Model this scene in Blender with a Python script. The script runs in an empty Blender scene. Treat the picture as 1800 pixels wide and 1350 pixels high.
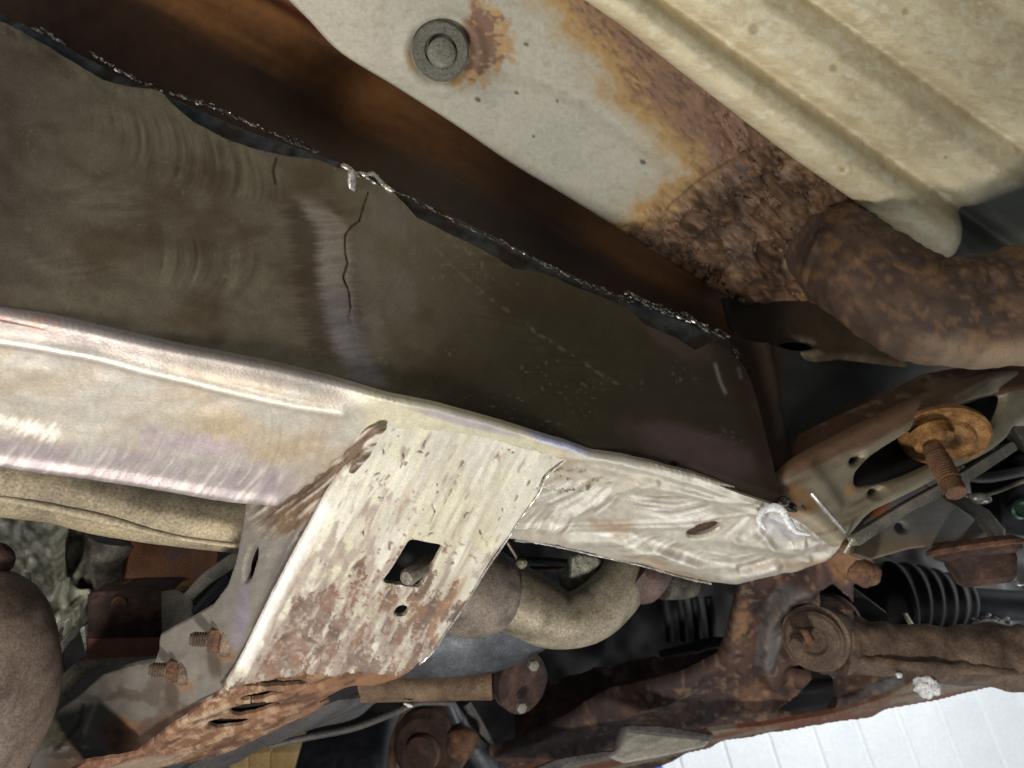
import bpy, math, random
import numpy as np
from mathutils import Vector, Matrix

# ---------------------------------------------------------------- camera, world, lamps, exposure
sc = bpy.context.scene
F = 1300.0                                   # focal length in photograph pixels (1800 wide)
UPC = Vector((-.2300, .9137, -.3323)).normalized()      # world up seen from the camera
YC = (Vector((0, 0, -1)) - Vector((0, 0, -1)).dot(UPC)*UPC).normalized()
XC = YC.cross(UPC).normalized()
ROT = Matrix((XC, YC, UPC))                  # camera axes -> world axes
CAM = Vector((0, 0, 1.35))
RN = np.array([list(r) for r in ROT]); CN = np.array(CAM)
def W(p):                                    # camera-space point(s) -> world
    return np.asarray(p, float) @ RN.T + CN

cam = bpy.data.cameras.new('camera'); camo = bpy.data.objects.new('camera', cam)
sc.collection.objects.link(camo)
camo.matrix_world = Matrix.Translation(CAM) @ ROT.to_4x4()
cam.sensor_width = 36; cam.lens = 26; cam.clip_start = .01; cam.clip_end = 60
cam.dof.use_dof = True; cam.dof.focus_distance = .58; cam.dof.aperture_fstop = 9
sc.camera = camo

world = bpy.data.worlds.new('World'); sc.world = world; world.use_nodes = True
bg = world.node_tree.nodes['Background']
bg.inputs[0].default_value = (.80, .90, 1.0, 1); bg.inputs[1].default_value = .065

def lamp(name, pos, target, size, power, col, sy=None):
    l = bpy.data.lights.new(name, 'AREA'); l.energy = power; l.color = col
    l.shape = 'RECTANGLE'; l.size = size; l.size_y = sy or size
    o = bpy.data.objects.new(name, l); sc.collection.objects.link(o)
    p = Vector(W(pos)); t = Vector(W(target))
    o.location = p; o.rotation_euler = (t-p).to_track_quat('-Z', 'Y').to_euler()
    return o
lamp('work_lamp', (-.05, -.62, .10), (.02, -.02, -.6), .13, 8.3, (1, .955, .90))
lamp('fill_side', (-.72, .20, .22), (-.1, .08, -.5), .32, 5.6, (1, .95, .91))  # unseen fill added to brighten the side plate, channel and left parts
lamp('shop_lamp_far', (1.8, -.2, -1.2), (1.2, -1.3, -3.2), 1.0, 70, (.95, .98, 1))
lamp('lamp_under', (1.1, -1.2, -.6), (.5, -.1, -.95), .5, 5.0, (.93, .97, 1))  # unseen lamp lighting the right-hand parts from below

sc.view_settings.view_transform = 'Standard'; sc.view_settings.look = 'None'
sc.view_settings.exposure = 0; sc.view_settings.gamma = 1

# ---------------------------------------------------------------- numeric helpers
def P(px, py, d):
    return np.array([(px-900)/F*d, -(py-675)/F*d, -d])
def Pn(px, py, d):
    return np.stack([(px-900)/F*d, -(py-675)/F*d, -d], -1)
def dfit(pts):
    """depth as a function of pixel: plane through three points, or a smooth spline through more"""
    a = np.array(pts, float); x, y, w = a[:, 0]/1000, a[:, 1]/1000, 1/a[:, 2]
    if len(a) == 3:
        c = np.linalg.solve(np.stack([np.ones(3), x, y], 1), w)
        return lambda X, Y: 1/(c[0]+c[1]*X/1000+c[2]*Y/1000)
    n = len(a)
    def U(r2): return np.where(r2 > 1e-12, r2*np.log(np.maximum(r2, 1e-12)), 0)
    K = U((x[:, None]-x)**2+(y[:, None]-y)**2)+np.eye(n)*1e-5
    Q = np.stack([np.ones(n), x, y], 1)
    M = np.block([[K, Q], [Q.T, np.zeros((3, 3))]])
    c = np.linalg.solve(M, np.concatenate([w, np.zeros(3)]))
    def f(X, Y):
        X = np.asarray(X, float)/1000; Y = np.asarray(Y, float)/1000
        r = c[n]+c[n+1]*X+c[n+2]*Y
        for i in range(n): r = r+c[i]*U((X-x[i])**2+(Y-y[i])**2)
        return 1/r
    return f
def _h(ix, iy, iz, s):
    h = (ix.astype(np.int64)*374761393+iy.astype(np.int64)*668265263+iz.astype(np.int64)*2147483647+s*974711) & 0xffffffff
    h = ((h ^ (h >> 13))*1274126177) & 0xffffffff
    h = ((h ^ (h >> 16))*2246822519) & 0xffffffff
    return ((h ^ (h >> 15)) & 0xffffff)/float(0xffffff)
def vn(x, y, s=0):
    x = np.asarray(x, float); y = np.asarray(y, float)
    x, y = np.broadcast_arrays(x, y)
    ix = np.floor(x); iy = np.floor(y); fx = x-ix; fy = y-iy
    fx = fx*fx*(3-2*fx); fy = fy*fy*(3-2*fy); z = np.zeros_like(ix)
    a = _h(ix, iy, z, s); b = _h(ix+1, iy, z, s); c = _h(ix, iy+1, z, s); d = _h(ix+1, iy+1, z, s)
    return (a*(1-fx)+b*fx)*(1-fy)+(c*(1-fx)+d*fx)*fy
def fbm(x, y, o=4, s=0, g=.5):
    r = 0; a = 1; t = 0
    for i in range(o):
        r = r+a*vn(x, y, s+i*17); t += a; a *= g
        x = x*2.03+5.1; y = y*1.97+9.7
    return r/t                                   # about 0..1, mean .5
def ss(a, b, x):
    t = np.clip((x-a)/(b-a), 0, 1); return t*t*(3-2*t)
def lin(r, g, b):
    c = np.array([r, g, b])/255.0
    return np.where(c < .04045, c/12.92, ((c+.055)/1.055)**2.4)
def mix(a, b, t):
    t = np.asarray(t)[..., None]; return a*(1-t)+b*t
def cat(pts, n=8, closed=False):
    """Catmull-Rom through the points"""
    p = np.array(pts, float); m = len(p); out = []
    for i in range(m if closed else m-1):
        if closed: a, b, c, d = p[(i-1) % m], p[i], p[(i+1) % m], p[(i+2) % m]
        else: a, b, c, d = p[max(i-1, 0)], p[i], p[i+1], p[min(i+2, m-1)]
        for t in np.arange(n)/n:
            out.append(.5*((2*b)+(c-a)*t+(2*a-5*b+4*c-d)*t*t+(3*b-3*c+d-a)*t**3))
    if not closed: out.append(p[-1])
    return np.array(out)
def ell(cx, cy, rx, ry, ang=0, n=28):
    t = np.linspace(0, 2*np.pi, n, endpoint=False); a = math.radians(ang)
    x = rx*np.cos(t); y = ry*np.sin(t)
    return np.stack([cx+x*math.cos(a)-y*math.sin(a), cy+x*math.sin(a)+y*math.cos(a)], 1)
def segdist(X, Y, poly, closed=True):
    poly = np.asarray(poly, float); best = np.full(X.shape, 1e18); NX = np.zeros_like(X); NY = np.zeros_like(X); T = np.zeros_like(X)
    n = len(poly); acc = 0
    for i in range(n if closed else n-1):
        a = poly[i]; b = poly[(i+1) % n]; dx, dy = b-a; L2 = dx*dx+dy*dy+1e-12
        t = np.clip(((X-a[0])*dx+(Y-a[1])*dy)/L2, 0, 1)
        qx = a[0]+t*dx; qy = a[1]+t*dy; d = (X-qx)**2+(Y-qy)**2
        m = d < best; best = np.where(m, d, best); NX = np.where(m, qx, NX); NY = np.where(m, qy, NY)
        T = np.where(m, acc+t*math.sqrt(L2), T); acc += math.sqrt(L2)
    return np.sqrt(best), NX, NY, T
def inside(X, Y, poly):
    r = np.zeros(X.shape, bool); n = len(poly)
    for i in range(n):
        x1, y1 = poly[i]; x2, y2 = poly[(i+1) % n]
        if y1 == y2: continue
        c = ((y1 > Y) != (y2 > Y)) & (X < (x2-x1)*(Y-y1)/(y2-y1)+x1)
        r ^= c
    return r
def pl(X, Y, pts):                            # distance to an open polyline and the run along it
    d, _, _, t = segdist(np.asarray(X, float), np.asarray(Y, float), pts, False); return d, t
def blob(X, Y, cx, cy, rx, ry, ang=0):        # soft bump 0..1
    a = math.radians(ang); u = (X-cx)*math.cos(a)+(Y-cy)*math.sin(a); v = -(X-cx)*math.sin(a)+(Y-cy)*math.cos(a)
    return np.exp(-((u/rx)**2+(v/ry)**2))

# ---------------------------------------------------------------- objects
def setp(o, label=None, category=None, group=None, kind=None):
    if label: o['label'] = label
    if category: o['category'] = category
    if group: o['group'] = group
    if kind: o['kind'] = kind
    return o
def thing(name, label, category, at, group=None):
    o = bpy.data.objects.new(name, None); sc.collection.objects.link(o)
    o.empty_display_size = .05; o.location = Vector(W(P(*at)))
    return setp(o, label, category, group)
def link(name, verts, faces, mat, parent=None, smooth=40, world_origin=None):
    """verts in camera space"""
    wv = W(verts)
    root = parent
    org = np.zeros(3)
    if parent is not None:
        q = parent
        while q is not None: org = org+np.array(q.location); q = q.parent
    loc = wv.mean(0) if parent is None else np.zeros(3)
    me = bpy.data.meshes.new(name)
    wv = wv-org-loc
    me.from_pydata(wv.tolist(), [], faces if isinstance(faces, list) else faces.tolist())
    me.update()
    if smooth:
        me.polygons.foreach_set('use_smooth', [True]*len(me.polygons))
        me.set_sharp_from_angle(angle=math.radians(smooth))
    me.materials.append(mat)
    o = bpy.data.objects.new(name, me); sc.collection.objects.link(o)
    o.location = loc; o.parent = parent
    return o
def setattr_(me, name, arr):
    a = me.color_attributes.new(name, 'FLOAT_COLOR', 'POINT')
    a.data.foreach_set('color', np.concatenate([arr, np.ones((len(arr), 1))], 1).astype(np.float32).ravel())

def sheet(name, outline, depth, thick=.003, parent=None, holes=(), step=2.5, disp=None, paint=None, mat=None,
          roll=None, smooth=40, back=None):
    """pressed sheet metal: an outline at its own distance, with relief, rolled edges, holes and thickness.
    paint(X,Y) -> (albedo Nx3, rough N, metal N)"""
    out = np.asarray(outline, float)
    x0, y0 = out.min(0)-step; x1, y1 = out.max(0)+step
    gx = np.arange(x0, x1+step, step); gy = np.arange(y0, y1+step, step)
    X, Y = np.meshgrid(gx, gy); h, w = X.shape
    d, qx, qy, _ = segdist(X, Y, out); ins = inside(X, Y, out)
    for ho in holes:
        ho = np.asarray(ho, float)
        d2, ax, ay, _ = segdist(X, Y, ho); i2 = ~inside(X, Y, ho)
        m = d2 < d; d = np.where(m, d2, d); qx = np.where(m, ax, qx); qy = np.where(m, ay, qy); ins &= i2
    snap = d < step*.72
    X = np.where(snap, qx, X); Y = np.where(snap, qy, Y)
    ok = ins | snap; core = ins & ~snap
    q = ok[:-1, :-1] & ok[1:, :-1] & ok[:-1, 1:] & ok[1:, 1:]
    cc = core[:-1, :-1] | core[1:, :-1] | core[:-1, 1:] | core[1:, 1:]
    q &= cc
    sd = np.where(snap, 0, d)
    D = depth(X, Y)
    V = Pn(X, Y, D)
    eps = 1.0
    Vx = Pn(X+eps, Y, depth(X+eps, Y))-Pn(X-eps, Y, depth(X-eps, Y))
    Vy = Pn(X, Y+eps, depth(X, Y+eps))-Pn(X, Y-eps, depth(X, Y-eps))
    N = np.cross(Vx, Vy); N /= np.linalg.norm(N, axis=-1, keepdims=True)
    s = np.sign((N*V).sum(-1, keepdims=True)); N = -N*s            # towards the camera side
    off = np.zeros_like(X)
    if disp is not None: off = off+disp(X, Y)
    if roll is not None:
        r, a = roll; t = np.clip(1-sd/r, 0, 1); off = off-a*(1-np.sqrt(np.maximum(1-t*t, 0)))
    V = V+N*off[..., None]
    idx = -np.ones(h*w, int)
    I = np.arange(h*w).reshape(h, w)
    f = np.stack([I[:-1, :-1][q], I[1:, :-1][q], I[1:, 1:][q], I[:-1, 1:][q]], 1)
    used = np.unique(f); idx[used] = np.arange(len(used)); f = idx[f]; n = len(used)
    Vf = V.reshape(-1, 3)[used]; Nf = N.reshape(-1, 3)[used]
    Vb = Vf-Nf*thick
    # boundary edges
    e = np.concatenate([f[:, [0, 1]], f[:, [1, 2]], f[:, [2, 3]], f[:, [3, 0]]])
    key = np.sort(e, 1); k = key[:, 0]*(n+1)+key[:, 1]
    u, inv, cnt = np.unique(k, return_inverse=True, return_counts=True)
    be = e[cnt[inv] == 1]
    rim = np.stack([be[:, 1], be[:, 0], be[:, 0]+n, be[:, 1]+n], 1)
    faces = np.concatenate([f, f[:, ::-1]+n, rim])
    o = link(name, np.concatenate([Vf, Vb]), faces, mat or M_attr, parent, smooth)
    if paint is not None:
        XX = X.ravel()[used]; YY = Y.ravel()[used]
        c, r, m = paint(XX, YY)
        c = np.broadcast_to(np.clip(c, 0.004, .9), (n, 3)); r = np.broadcast_to(r, (n,)); m = np.broadcast_to(m, (n,))
        setattr_(o.data, 'albedo', np.concatenate([c, c]))
        sm = np.stack([r, m, np.zeros(n)], 1); setattr_(o.data, 'surf', np.concatenate([sm, sm]))
    return o

def frames(p):
    n = len(p); t = np.gradient(p, axis=0); t /= np.linalg.norm(t, axis=1, keepdims=True)
    a = np.array([0, 0, 1.0]) if abs(t[0][2]) < .9 else np.array([1.0, 0, 0])
    u = np.cross(t[0], a); u /= np.linalg.norm(u); U = [u]
    for i in range(1, n):
        v = U[-1]-t[i]*np.dot(U[-1], t[i]); U.append(v/np.linalg.norm(v))
    U = np.array(U); return t, U, np.cross(t, U)
def tube(name, pts, mat, parent=None, seg=32, n=10, rough=0.0, rscale=30, seed=1, caps=True, hollow=None, smooth=50, ribs=None, flat=1.0, paint=None):
    """pts: (px,py,d,radius in pixels at that depth)"""
    c = cat(pts, n); p = Pn(c[:, 0], c[:, 1], c[:, 2]); R = c[:, 3]*c[:, 2]/F
    t, U, Vv = frames(p); th = np.linspace(0, 2*np.pi, seg, endpoint=False)
    L = np.concatenate([[0], np.cumsum(np.linalg.norm(np.diff(p, axis=0), axis=1))])
    rr = R[:, None]*np.ones(seg)
    if ribs is not None: rr = rr*(1+ribs(L/L[-1]))[:, None]
    if rough:
        nz = fbm(L[:, None]*rscale*3+5, (np.cos(th)+2)[None, :]*2.2, 3, seed)+fbm(L[:, None]*rscale*3+5, (np.sin(th)+2)[None, :]*2.2, 3, seed+9)
        rr = rr*(1+rough*(nz-1))
    V = p[:, None, :]+rr[..., None]*(np.cos(th)[None, :, None]*U[:, None, :]+flat*np.sin(th)[None, :, None]*Vv[:, None, :])
    V = V.reshape(-1, 3); F_ = []; m = len(p)
    for i in range(m-1):
        for j in range(seg):
            k = (j+1) % seg; F_.append([i*seg+j, i*seg+k, (i+1)*seg+k, (i+1)*seg+j])
    V = list(V)
    if caps:
        F_.append(list(range(seg))[::-1]); F_.append([(m-1)*seg+j for j in range(seg)])
    o = link(name, np.array(V), F_, mat, parent, smooth)
    if paint is not None:
        ll = np.repeat(L/L[-1], seg); tt = np.tile(th, m); nn = (np.cos(th)[None, :, None]*U[:, None, :]+np.sin(th)[None, :, None]*Vv[:, None, :]).reshape(-1, 3)
        c_, r_, m_ = paint(ll, tt, nn); k = len(c_)
        setattr_(o.data, 'albedo', np.clip(c_, .004, .9)); setattr_(o.data, 'surf', np.stack([np.broadcast_to(r_, (k,)), np.broadcast_to(m_, (k,)), np.zeros(k)], 1))
    return o
def lathe(name, c, axis, prof, mat, parent=None, seg=32, smooth=35, flute=None, rough=0, seed=3):
    """c camera-space origin, axis camera-space direction, prof [(along m, radius m)]"""
    c = np.asarray(c, float); a = np.array(axis, float); a /= np.linalg.norm(a)
    b = np.array([0, 1.0, 0]) if abs(a[1]) < .9 else np.array([1.0, 0, 0])
    u = np.cross(a, b); u /= np.linalg.norm(u); v = np.cross(a, u)
    th = np.linspace(0, 2*np.pi, seg, endpoint=False); V = []; F_ = []
    for i, (l, r) in enumerate(prof):
        rr = r*(1+(flute(th) if flute else 0)+rough*(fbm(np.cos(th)*2+i*.7+9, np.sin(th)*2+4, 3, seed)-.5))*np.ones(seg)
        for j in range(seg): V.append(c+a*l+rr[j]*(math.cos(th[j])*u+math.sin(th[j])*v))
    m = len(prof)
    for i in range(m-1):
        for j in range(seg):
            k = (j+1) % seg; F_.append([i*seg+j, i*seg+k, (i+1)*seg+k, (i+1)*seg+j])
    F_.append(list(range(seg))[::-1]); F_.append([(m-1)*seg+j for j in range(seg)])
    return link(name, np.array(V), F_, mat, parent, smooth)
def hexnut(name, c, axis, r, h, mat, parent):
    o = lathe(name, c, axis, [(0, r*.9), (h*.12, r), (h*.85, r), (h, r*.86)], mat, parent, 6, 20); return o
def lump(name, c, r, mat, parent=None, amp=.25, seed=1, scale=(1, 1, 1), nu=22, nv=14, freq=2.2):
    V = []; F_ = []; r3 = np.array(scale)*r
    for i in range(nv+1):
        ph = math.pi*i/nv
        for j in range(nu):
            t = 2*math.pi*j/nu; n = np.array([math.sin(ph)*math.cos(t), math.sin(ph)*math.sin(t), math.cos(ph)])
            k = 1+amp*2*(float(fbm(n[0]*freq+7+n[2], n[1]*freq+3-n[2]*1.7, 3, seed))-.5)
            V.append(np.array(c)+n*r3*k)
    for i in range(nv):
        for j in range(nu):
            k = (j+1) % nu; F_.append([i*nu+j, (i+1)*nu+j, (i+1)*nu+k, i*nu+k])
    return link(name, np.array(V), F_, mat, parent, 60)
def bead(name, path, mat, parent, depth, size=(3, 7), gap=.1, seed=5, off=.002, flat=.8, jit=3):
    """weld bead: overlapping lumps of spatter along a seam, one mesh"""
    rnd = random.Random(seed); c = cat(path, 12); V = []; F_ = []
    L = np.concatenate([[0], np.cumsum(np.linalg.norm(np.diff(c, axis=0), axis=1))]); s = 0
    while s < L[-1]:
        x = np.interp(s, L, c[:, 0]); y = np.interp(s, L, c[:, 1])
        r = rnd.uniform(*size); s += r*rnd.uniform(.7, 1.3)
        if rnd.random() < gap: s += r*2; continue
        x += rnd.gauss(0, jit*.4); y += rnd.gauss(0, jit)
        d = float(depth(np.array(x), np.array(y))); o = P(x, y, d)*(1-off/d); R = r*d/F; b = len(V)
        nu, nv = 8, 5; ax = rnd.uniform(1.2, 2.6); i0 = min(np.searchsorted(L, s), len(c)-1); tg = c[i0]-c[max(i0-1, 0)]; tg = tg/(np.linalg.norm(tg)+1e-9)
        for i in range(nv+1):
            ph = math.pi*i/nv
            for j in range(nu):
                t = 2*math.pi*j/nu; k = R*rnd.uniform(.8, 1.2)
                a_ = math.sin(ph)*math.cos(t)*k*ax; b_ = math.sin(ph)*math.sin(t)*k*flat; V.append(o+np.array([a_*tg[0]+b_*tg[1], -a_*tg[1]+b_*tg[0], math.cos(ph)*k*.6]))
        for i in range(nv):
            for j in range(nu):
                kk = (j+1) % nu; F_.append([b+i*nu+j, b+(i+1)*nu+j, b+(i+1)*nu+kk, b+i*nu+kk])
    return link(name, np.array(V), F_, mat, parent, 70)
def box(name, corners, mat, parent=None, back=(0, 0, -.03), bev=.002):
    """solid from 4 camera-space front corners pushed along 'back'; edges bevelled"""
    import bmesh
    bm = bmesh.new(); f = [bm.verts.new(Vector(c)) for c in corners]; b = [bm.verts.new(Vector(np.array(c)+np.array(back))) for c in corners]
    n = len(f); bm.faces.new(f); bm.faces.new(b[::-1])
    for i in range(n): bm.faces.new([f[(i+1) % n], f[i], b[i], b[(i+1) % n]])
    bmesh.ops.recalc_face_normals(bm, faces=bm.faces)
    if bev: bmesh.ops.bevel(bm, geom=list(bm.edges), offset=bev, segments=3, profile=.6, affect='EDGES')
    bm.verts.ensure_lookup_table(); bm.verts.index_update()
    V = np.array([list(v.co) for v in bm.verts]); F_ = [[v.index for v in fc.verts] for fc in bm.faces]; bm.free()
    return link(name, V, F_, mat, parent, 30)

# ---------------------------------------------------------------- materials
def newmat(name):
    m = bpy.data.materials.new(name); m.use_nodes = True; nt = m.node_tree; nt.nodes.clear()
    out = nt.nodes.new('ShaderNodeOutputMaterial'); b = nt.nodes.new('ShaderNodeBsdfPrincipled')
    nt.links.new(b.outputs[0], out.inputs[0]); return m, nt, b
def node(nt, t, **k):
    n = nt.nodes.new(t)
    for a, v in k.items():
        if a.startswith('i_'): n.inputs[a[2:].replace('_', ' ')].default_value = v
        else: setattr(n, a, v)
    return n
def attr_mat(name='weathered_steel', fine=850, grain=.22, bump=.35, bdist=.0007):
    m, nt, b = newmat(name); L = nt.links.new
    at = node(nt, 'ShaderNodeAttribute', attribute_name='albedo'); sf = node(nt, 'ShaderNodeAttribute', attribute_name='surf')
    tc = node(nt, 'ShaderNodeTexCoord')
    n1 = node(nt, 'ShaderNodeTexNoise', i_Scale=fine, i_Detail=4, i_Roughness=.65); L(tc.outputs['Object'], n1.inputs['Vector'])
    mr = node(nt, 'ShaderNodeMapRange'); mr.inputs[3].default_value = 1-grain; mr.inputs[4].default_value = 1+grain
    mr.inputs[1].default_value = .25; mr.inputs[2].default_value = .75; L(n1.outputs[0], mr.inputs[0])
    mu = node(nt, 'ShaderNodeVectorMath', operation='SCALE'); L(at.outputs['Color'], mu.inputs[0]); L(mr.outputs[0], mu.inputs['Scale'])
    L(mu.outputs[0], b.inputs['Base Color'])
    sp = node(nt, 'ShaderNodeSeparateColor'); L(sf.outputs['Color'], sp.inputs[0])
    L(sp.outputs[0], b.inputs['Roughness']); L(sp.outputs[1], b.inputs['Metallic'])
    bp = node(nt, 'ShaderNodeBump', i_Strength=bump, i_Distance=bdist); L(n1.outputs[0], bp.inputs['Height']); L(bp.outputs[0], b.inputs['Normal'])
    return m
def mottled(name, cols, scale=60, rough=.8, metal=0, bump=.5, bdist=.001, stops=None, fine=500, spec=.4, stretch=None):
    """rust, cast metal, grimy paint: colours mixed by layered noise"""
    m, nt, b = newmat(name); L = nt.links.new; tc = node(nt, 'ShaderNodeTexCoord'); mp = node(nt, 'ShaderNodeMapping')
    L(tc.outputs['Object'], mp.inputs[0])
    if stretch: mp.inputs['Scale'].default_value = stretch
    n1 = node(nt, 'ShaderNodeTexNoise', i_Scale=scale, i_Detail=8, i_Roughness=.62, i_Distortion=.3); L(mp.outputs[0], n1.inputs['Vector'])
    n2 = node(nt, 'ShaderNodeTexNoise', i_Scale=fine, i_Detail=3); L(mp.outputs[0], n2.inputs['Vector'])
    cr = node(nt, 'ShaderNodeValToRGB'); el = cr.color_ramp.elements; k = len(cols)
    st = stops or [.3+.4*i/max(k-1, 1) for i in range(k)]
    el[0].position = st[0]; el[0].color = (*cols[0], 1); el[1].position = st[-1]; el[1].color = (*cols[-1], 1)
    for i in range(1, k-1): e = el.new(st[i]); e.color = (*cols[i], 1)
    L(n1.outputs[0], cr.inputs[0])
    mr = node(nt, 'ShaderNodeMapRange'); mr.inputs[1].default_value = .3; mr.inputs[2].default_value = .7; mr.inputs[3].default_value = .62; mr.inputs[4].default_value = 1.32
    L(n2.outputs[0], mr.inputs[0])
    mu = node(nt, 'ShaderNodeVectorMath', operation='SCALE'); L(cr.outputs[0], mu.inputs[0]); L(mr.outputs[0], mu.inputs['Scale']); L(mu.outputs[0], b.inputs['Base Color'])
    b.inputs['Roughness'].default_value = rough; b.inputs['Metallic'].default_value = metal; b.inputs['Specular IOR Level'].default_value = spec
    ad = node(nt, 'ShaderNodeMath', operation='MULTIPLY_ADD'); ad.inputs[1].default_value = .35; L(n2.outputs[0], ad.inputs[0]); L(n1.outputs[0], ad.inputs[2])
    bp = node(nt, 'ShaderNodeBump', i_Strength=bump, i_Distance=bdist); L(ad.outputs[0], bp.inputs['Height']); L(bp.outputs[0], b.inputs['Normal'])
    return m
def T(r, g, b): return tuple(lin(r, g, b))
M_attr = attr_mat()
M_soft = attr_mat('weathered_paint', 420, .09, .25, .0009)
M_rust = mottled('brown_rust', [T(58, 42, 34), T(102, 74, 56), T(134, 98, 70)], 55, .9, bump=.9, bdist=.0022)
M_rustd = mottled('dark_rust', [T(38, 29, 26), T(68, 50, 42), T(98, 70, 54)], 45, .85, bump=.7, bdist=.002)
M_orange = mottled('orange_rust', [T(80, 54, 32), T(134, 96, 54), T(164, 128, 78)], 70, .9, bump=.6)
M_pipe = mottled('grimy_steel_pipe', [T(96, 88, 72), T(146, 136, 116), T(172, 162, 142)], 30, .6, metal=.25, bump=.3)
M_tanpipe = mottled('dusty_heat_shield', [T(120, 110, 92), T(165, 152, 126), T(188, 172, 138)], 28, .6, metal=.2, bump=.35)
M_cast = mottled('cast_aluminium', [T(78, 78, 68), T(128, 128, 114), T(168, 166, 152)], 75, .55, metal=.45, bump=1, bdist=.003)
M_castd = mottled('grimy_casting', [T(48, 46, 40), T(86, 82, 72), T(120, 114, 100)], 60, .65, metal=.3, bump=.8, bdist=.002)
M_black = mottled('black_rubber', [T(18, 18, 21), T(30, 31, 35), T(46, 46, 50)], 40, .6, bump=.3, spec=.25)
M_blackmat = mottled('shade_black_and_rubber', [T(11, 10, 10), T(22, 20, 19), T(38, 33, 31)], 25, .85, bump=.4)  # near-black stands for shade in gaps and holes; also the matt boot
M_grey = mottled('grey_undercoat', [T(92, 88, 82), T(118, 112, 104), T(140, 130, 118)], 25, .6, metal=.2, bump=.3)
M_dgrey = mottled('dark_grey_coating', [T(66, 64, 62), T(88, 84, 82), T(104, 98, 94)], 22, .55, metal=.1, bump=.25)
M_bluegrey = mottled('blue_grey_steel', [T(60, 62, 66), T(86, 89, 94), T(116, 118, 122)], 30, .5, metal=.4, bump=.3)
M_weld = mottled('weld_spatter', [T(26, 25, 22), T(56, 53, 48), T(140, 134, 124)], 160, .45, metal=.4, bump=.8, bdist=.001)
M_white = mottled('white_wall_paint', [T(222, 225, 227), T(230, 233, 234), T(236, 238, 239)], 3, .5, bump=.03)
M_groove = mottled('wall_joint', [T(190, 194, 198), T(200, 203, 207)], 3, .6, bump=.03)
M_wood = mottled('pale_lumber', [T(176, 138, 84), T(206, 170, 112), T(222, 190, 136)], 14, .7, bump=.2, stretch=(1, 1, .15))
M_bright = mottled('bright_zinc', [T(150, 148, 140), T(196, 192, 182), T(225, 222, 214)], 120, .35, metal=.6, bump=.4)
M_sealer = mottled('white_sealer', [T(215, 216, 216), T(234, 235, 234)], 90, .45, bump=.5)
M_blue = mottled('blue_plastic', [T(30, 84, 190), T(44, 100, 210)], 30, .4, bump=.1)
M_olive = mottled('dusty_olive_steel', [T(100, 98, 88), T(136, 132, 120), T(158, 153, 140)], 35, .6, metal=.2, bump=.4)
M_mud = mottled('caked_mud', [T(64, 52, 44), T(96, 80, 66), T(146, 128, 108)], 50, .9, bump=1, bdist=.002)
# ================================================================ SETTING
def wall():
    # the white ribbed wall of the workshop: an upright plane in the world, 3.2 m away
    n = UPC; a = P(1000, 1300, 3.0); b = P(1750, 1250, 3.3); h = b-a; up = np.array(list(UPC)); h = h-up*h.dot(up); h /= np.linalg.norm(h)
    nn = np.cross(h, up); nn = nn if nn.dot(-a) > 0 else -nn
    V = []; Fc = []; pitch = .205; gw = .030; gd = .007; k0, k1 = -4, 13
    prof = []
    for k in range(k0, k1):
        s = k*pitch+.03
        prof += [(s, 0), (s+pitch-gw, 0), (s+pitch-gw*.75, -gd), (s+pitch-gw*.25, -gd)]
    rows = [-2.2, 1.4]
    for (s, z) in prof:
        for r in rows: V.append(a+h*s+nn*z+up*r)
        V.append(a+h*s+nn*(-.05)+up*rows[0]); V.append(a+h*s+nn*(-.05)+up*rows[1])
    m = len(prof)
    for i in range(m-1):
        x = i*4; y = x+4
        Fc += [[x, y, y+1, x+1], [x+2, x+3, y+3, y+2], [x+1, y+1, y+3, x+3], [x, x+2, y+2, y]]
    Fc += [[0, 1, 3, 2], [4*m-4, 4*m-2, 4*m-1, 4*m-3]]
    o = link('wall', np.array(V), Fc, M_white, None, 20); o['kind'] = 'structure'
wall()

# ================================================================ FRAME RAIL
D_side = dfit([(0, 560, .36), (1370, 870, .70), (0, 0, .43)])
D_bot = dfit([(0, 560, .358), (1370, 870, .698), (0, 830, .42)])
rail = thing('frame_rail', 'long bare steel frame rail with dark brushed side, pale ground underside and weld seam', 'frame rail', (600, 720, .47))
top_edge = [(-260, -80), (-60, 12), (0, 38), (40, 56), (62, 70), (90, 84), (120, 104), (150, 124), (180, 140), (222, 152), (262, 156), (282, 160), (300, 180), (340, 214), (390, 242), (440, 260), (505, 274), (560, 280), (620, 304),
            (690, 335), (733, 382), (788, 410), (848, 438), (903, 472), (958, 480), (1008, 502), (1078, 530), (1108, 545), (1133, 570), (1188, 595), (1223, 615), (1248, 602), (1283, 616), (1312, 650), (1335, 720), (1352, 790), (1366, 842), (1372, 884)]
crease = [(-260, 508), (-60, 545), (0, 558), (120, 582), (240, 607), (360, 632), (480, 655), (580, 678), (680, 700), (760, 716), (860, 742), (950, 768), (1040, 796), (1100, 806), (1200, 830), (1290, 856), (1372, 884)]
crack = [(648, 338), (640, 362), (632, 388), (618, 398), (607, 412), (606, 440), (611, 462), (603, 488), (613, 512), (616, 540), (612, 556), (620, 580)]
def streak(X, Y, ang, curv=0, w=3.0, l=60, s=0, v0=None):
    '''noise drawn out along grinding strokes; ang is the direction ACROSS them, curv bends them about the line v0'''
    a = math.radians(ang); u = X*math.cos(a)+Y*math.sin(a); v = -X*math.sin(a)+Y*math.cos(a)
    vr = (v if v0 is None else v0)
    return .6*vn((u+(curv*.0002*vr**2 if v0 is not None else 0))/w, v/l, s)+.4*vn((u+(curv*.0002*vr**2 if v0 is not None else 0))/(w*.45), v/(l*.6), s+3)
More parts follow.
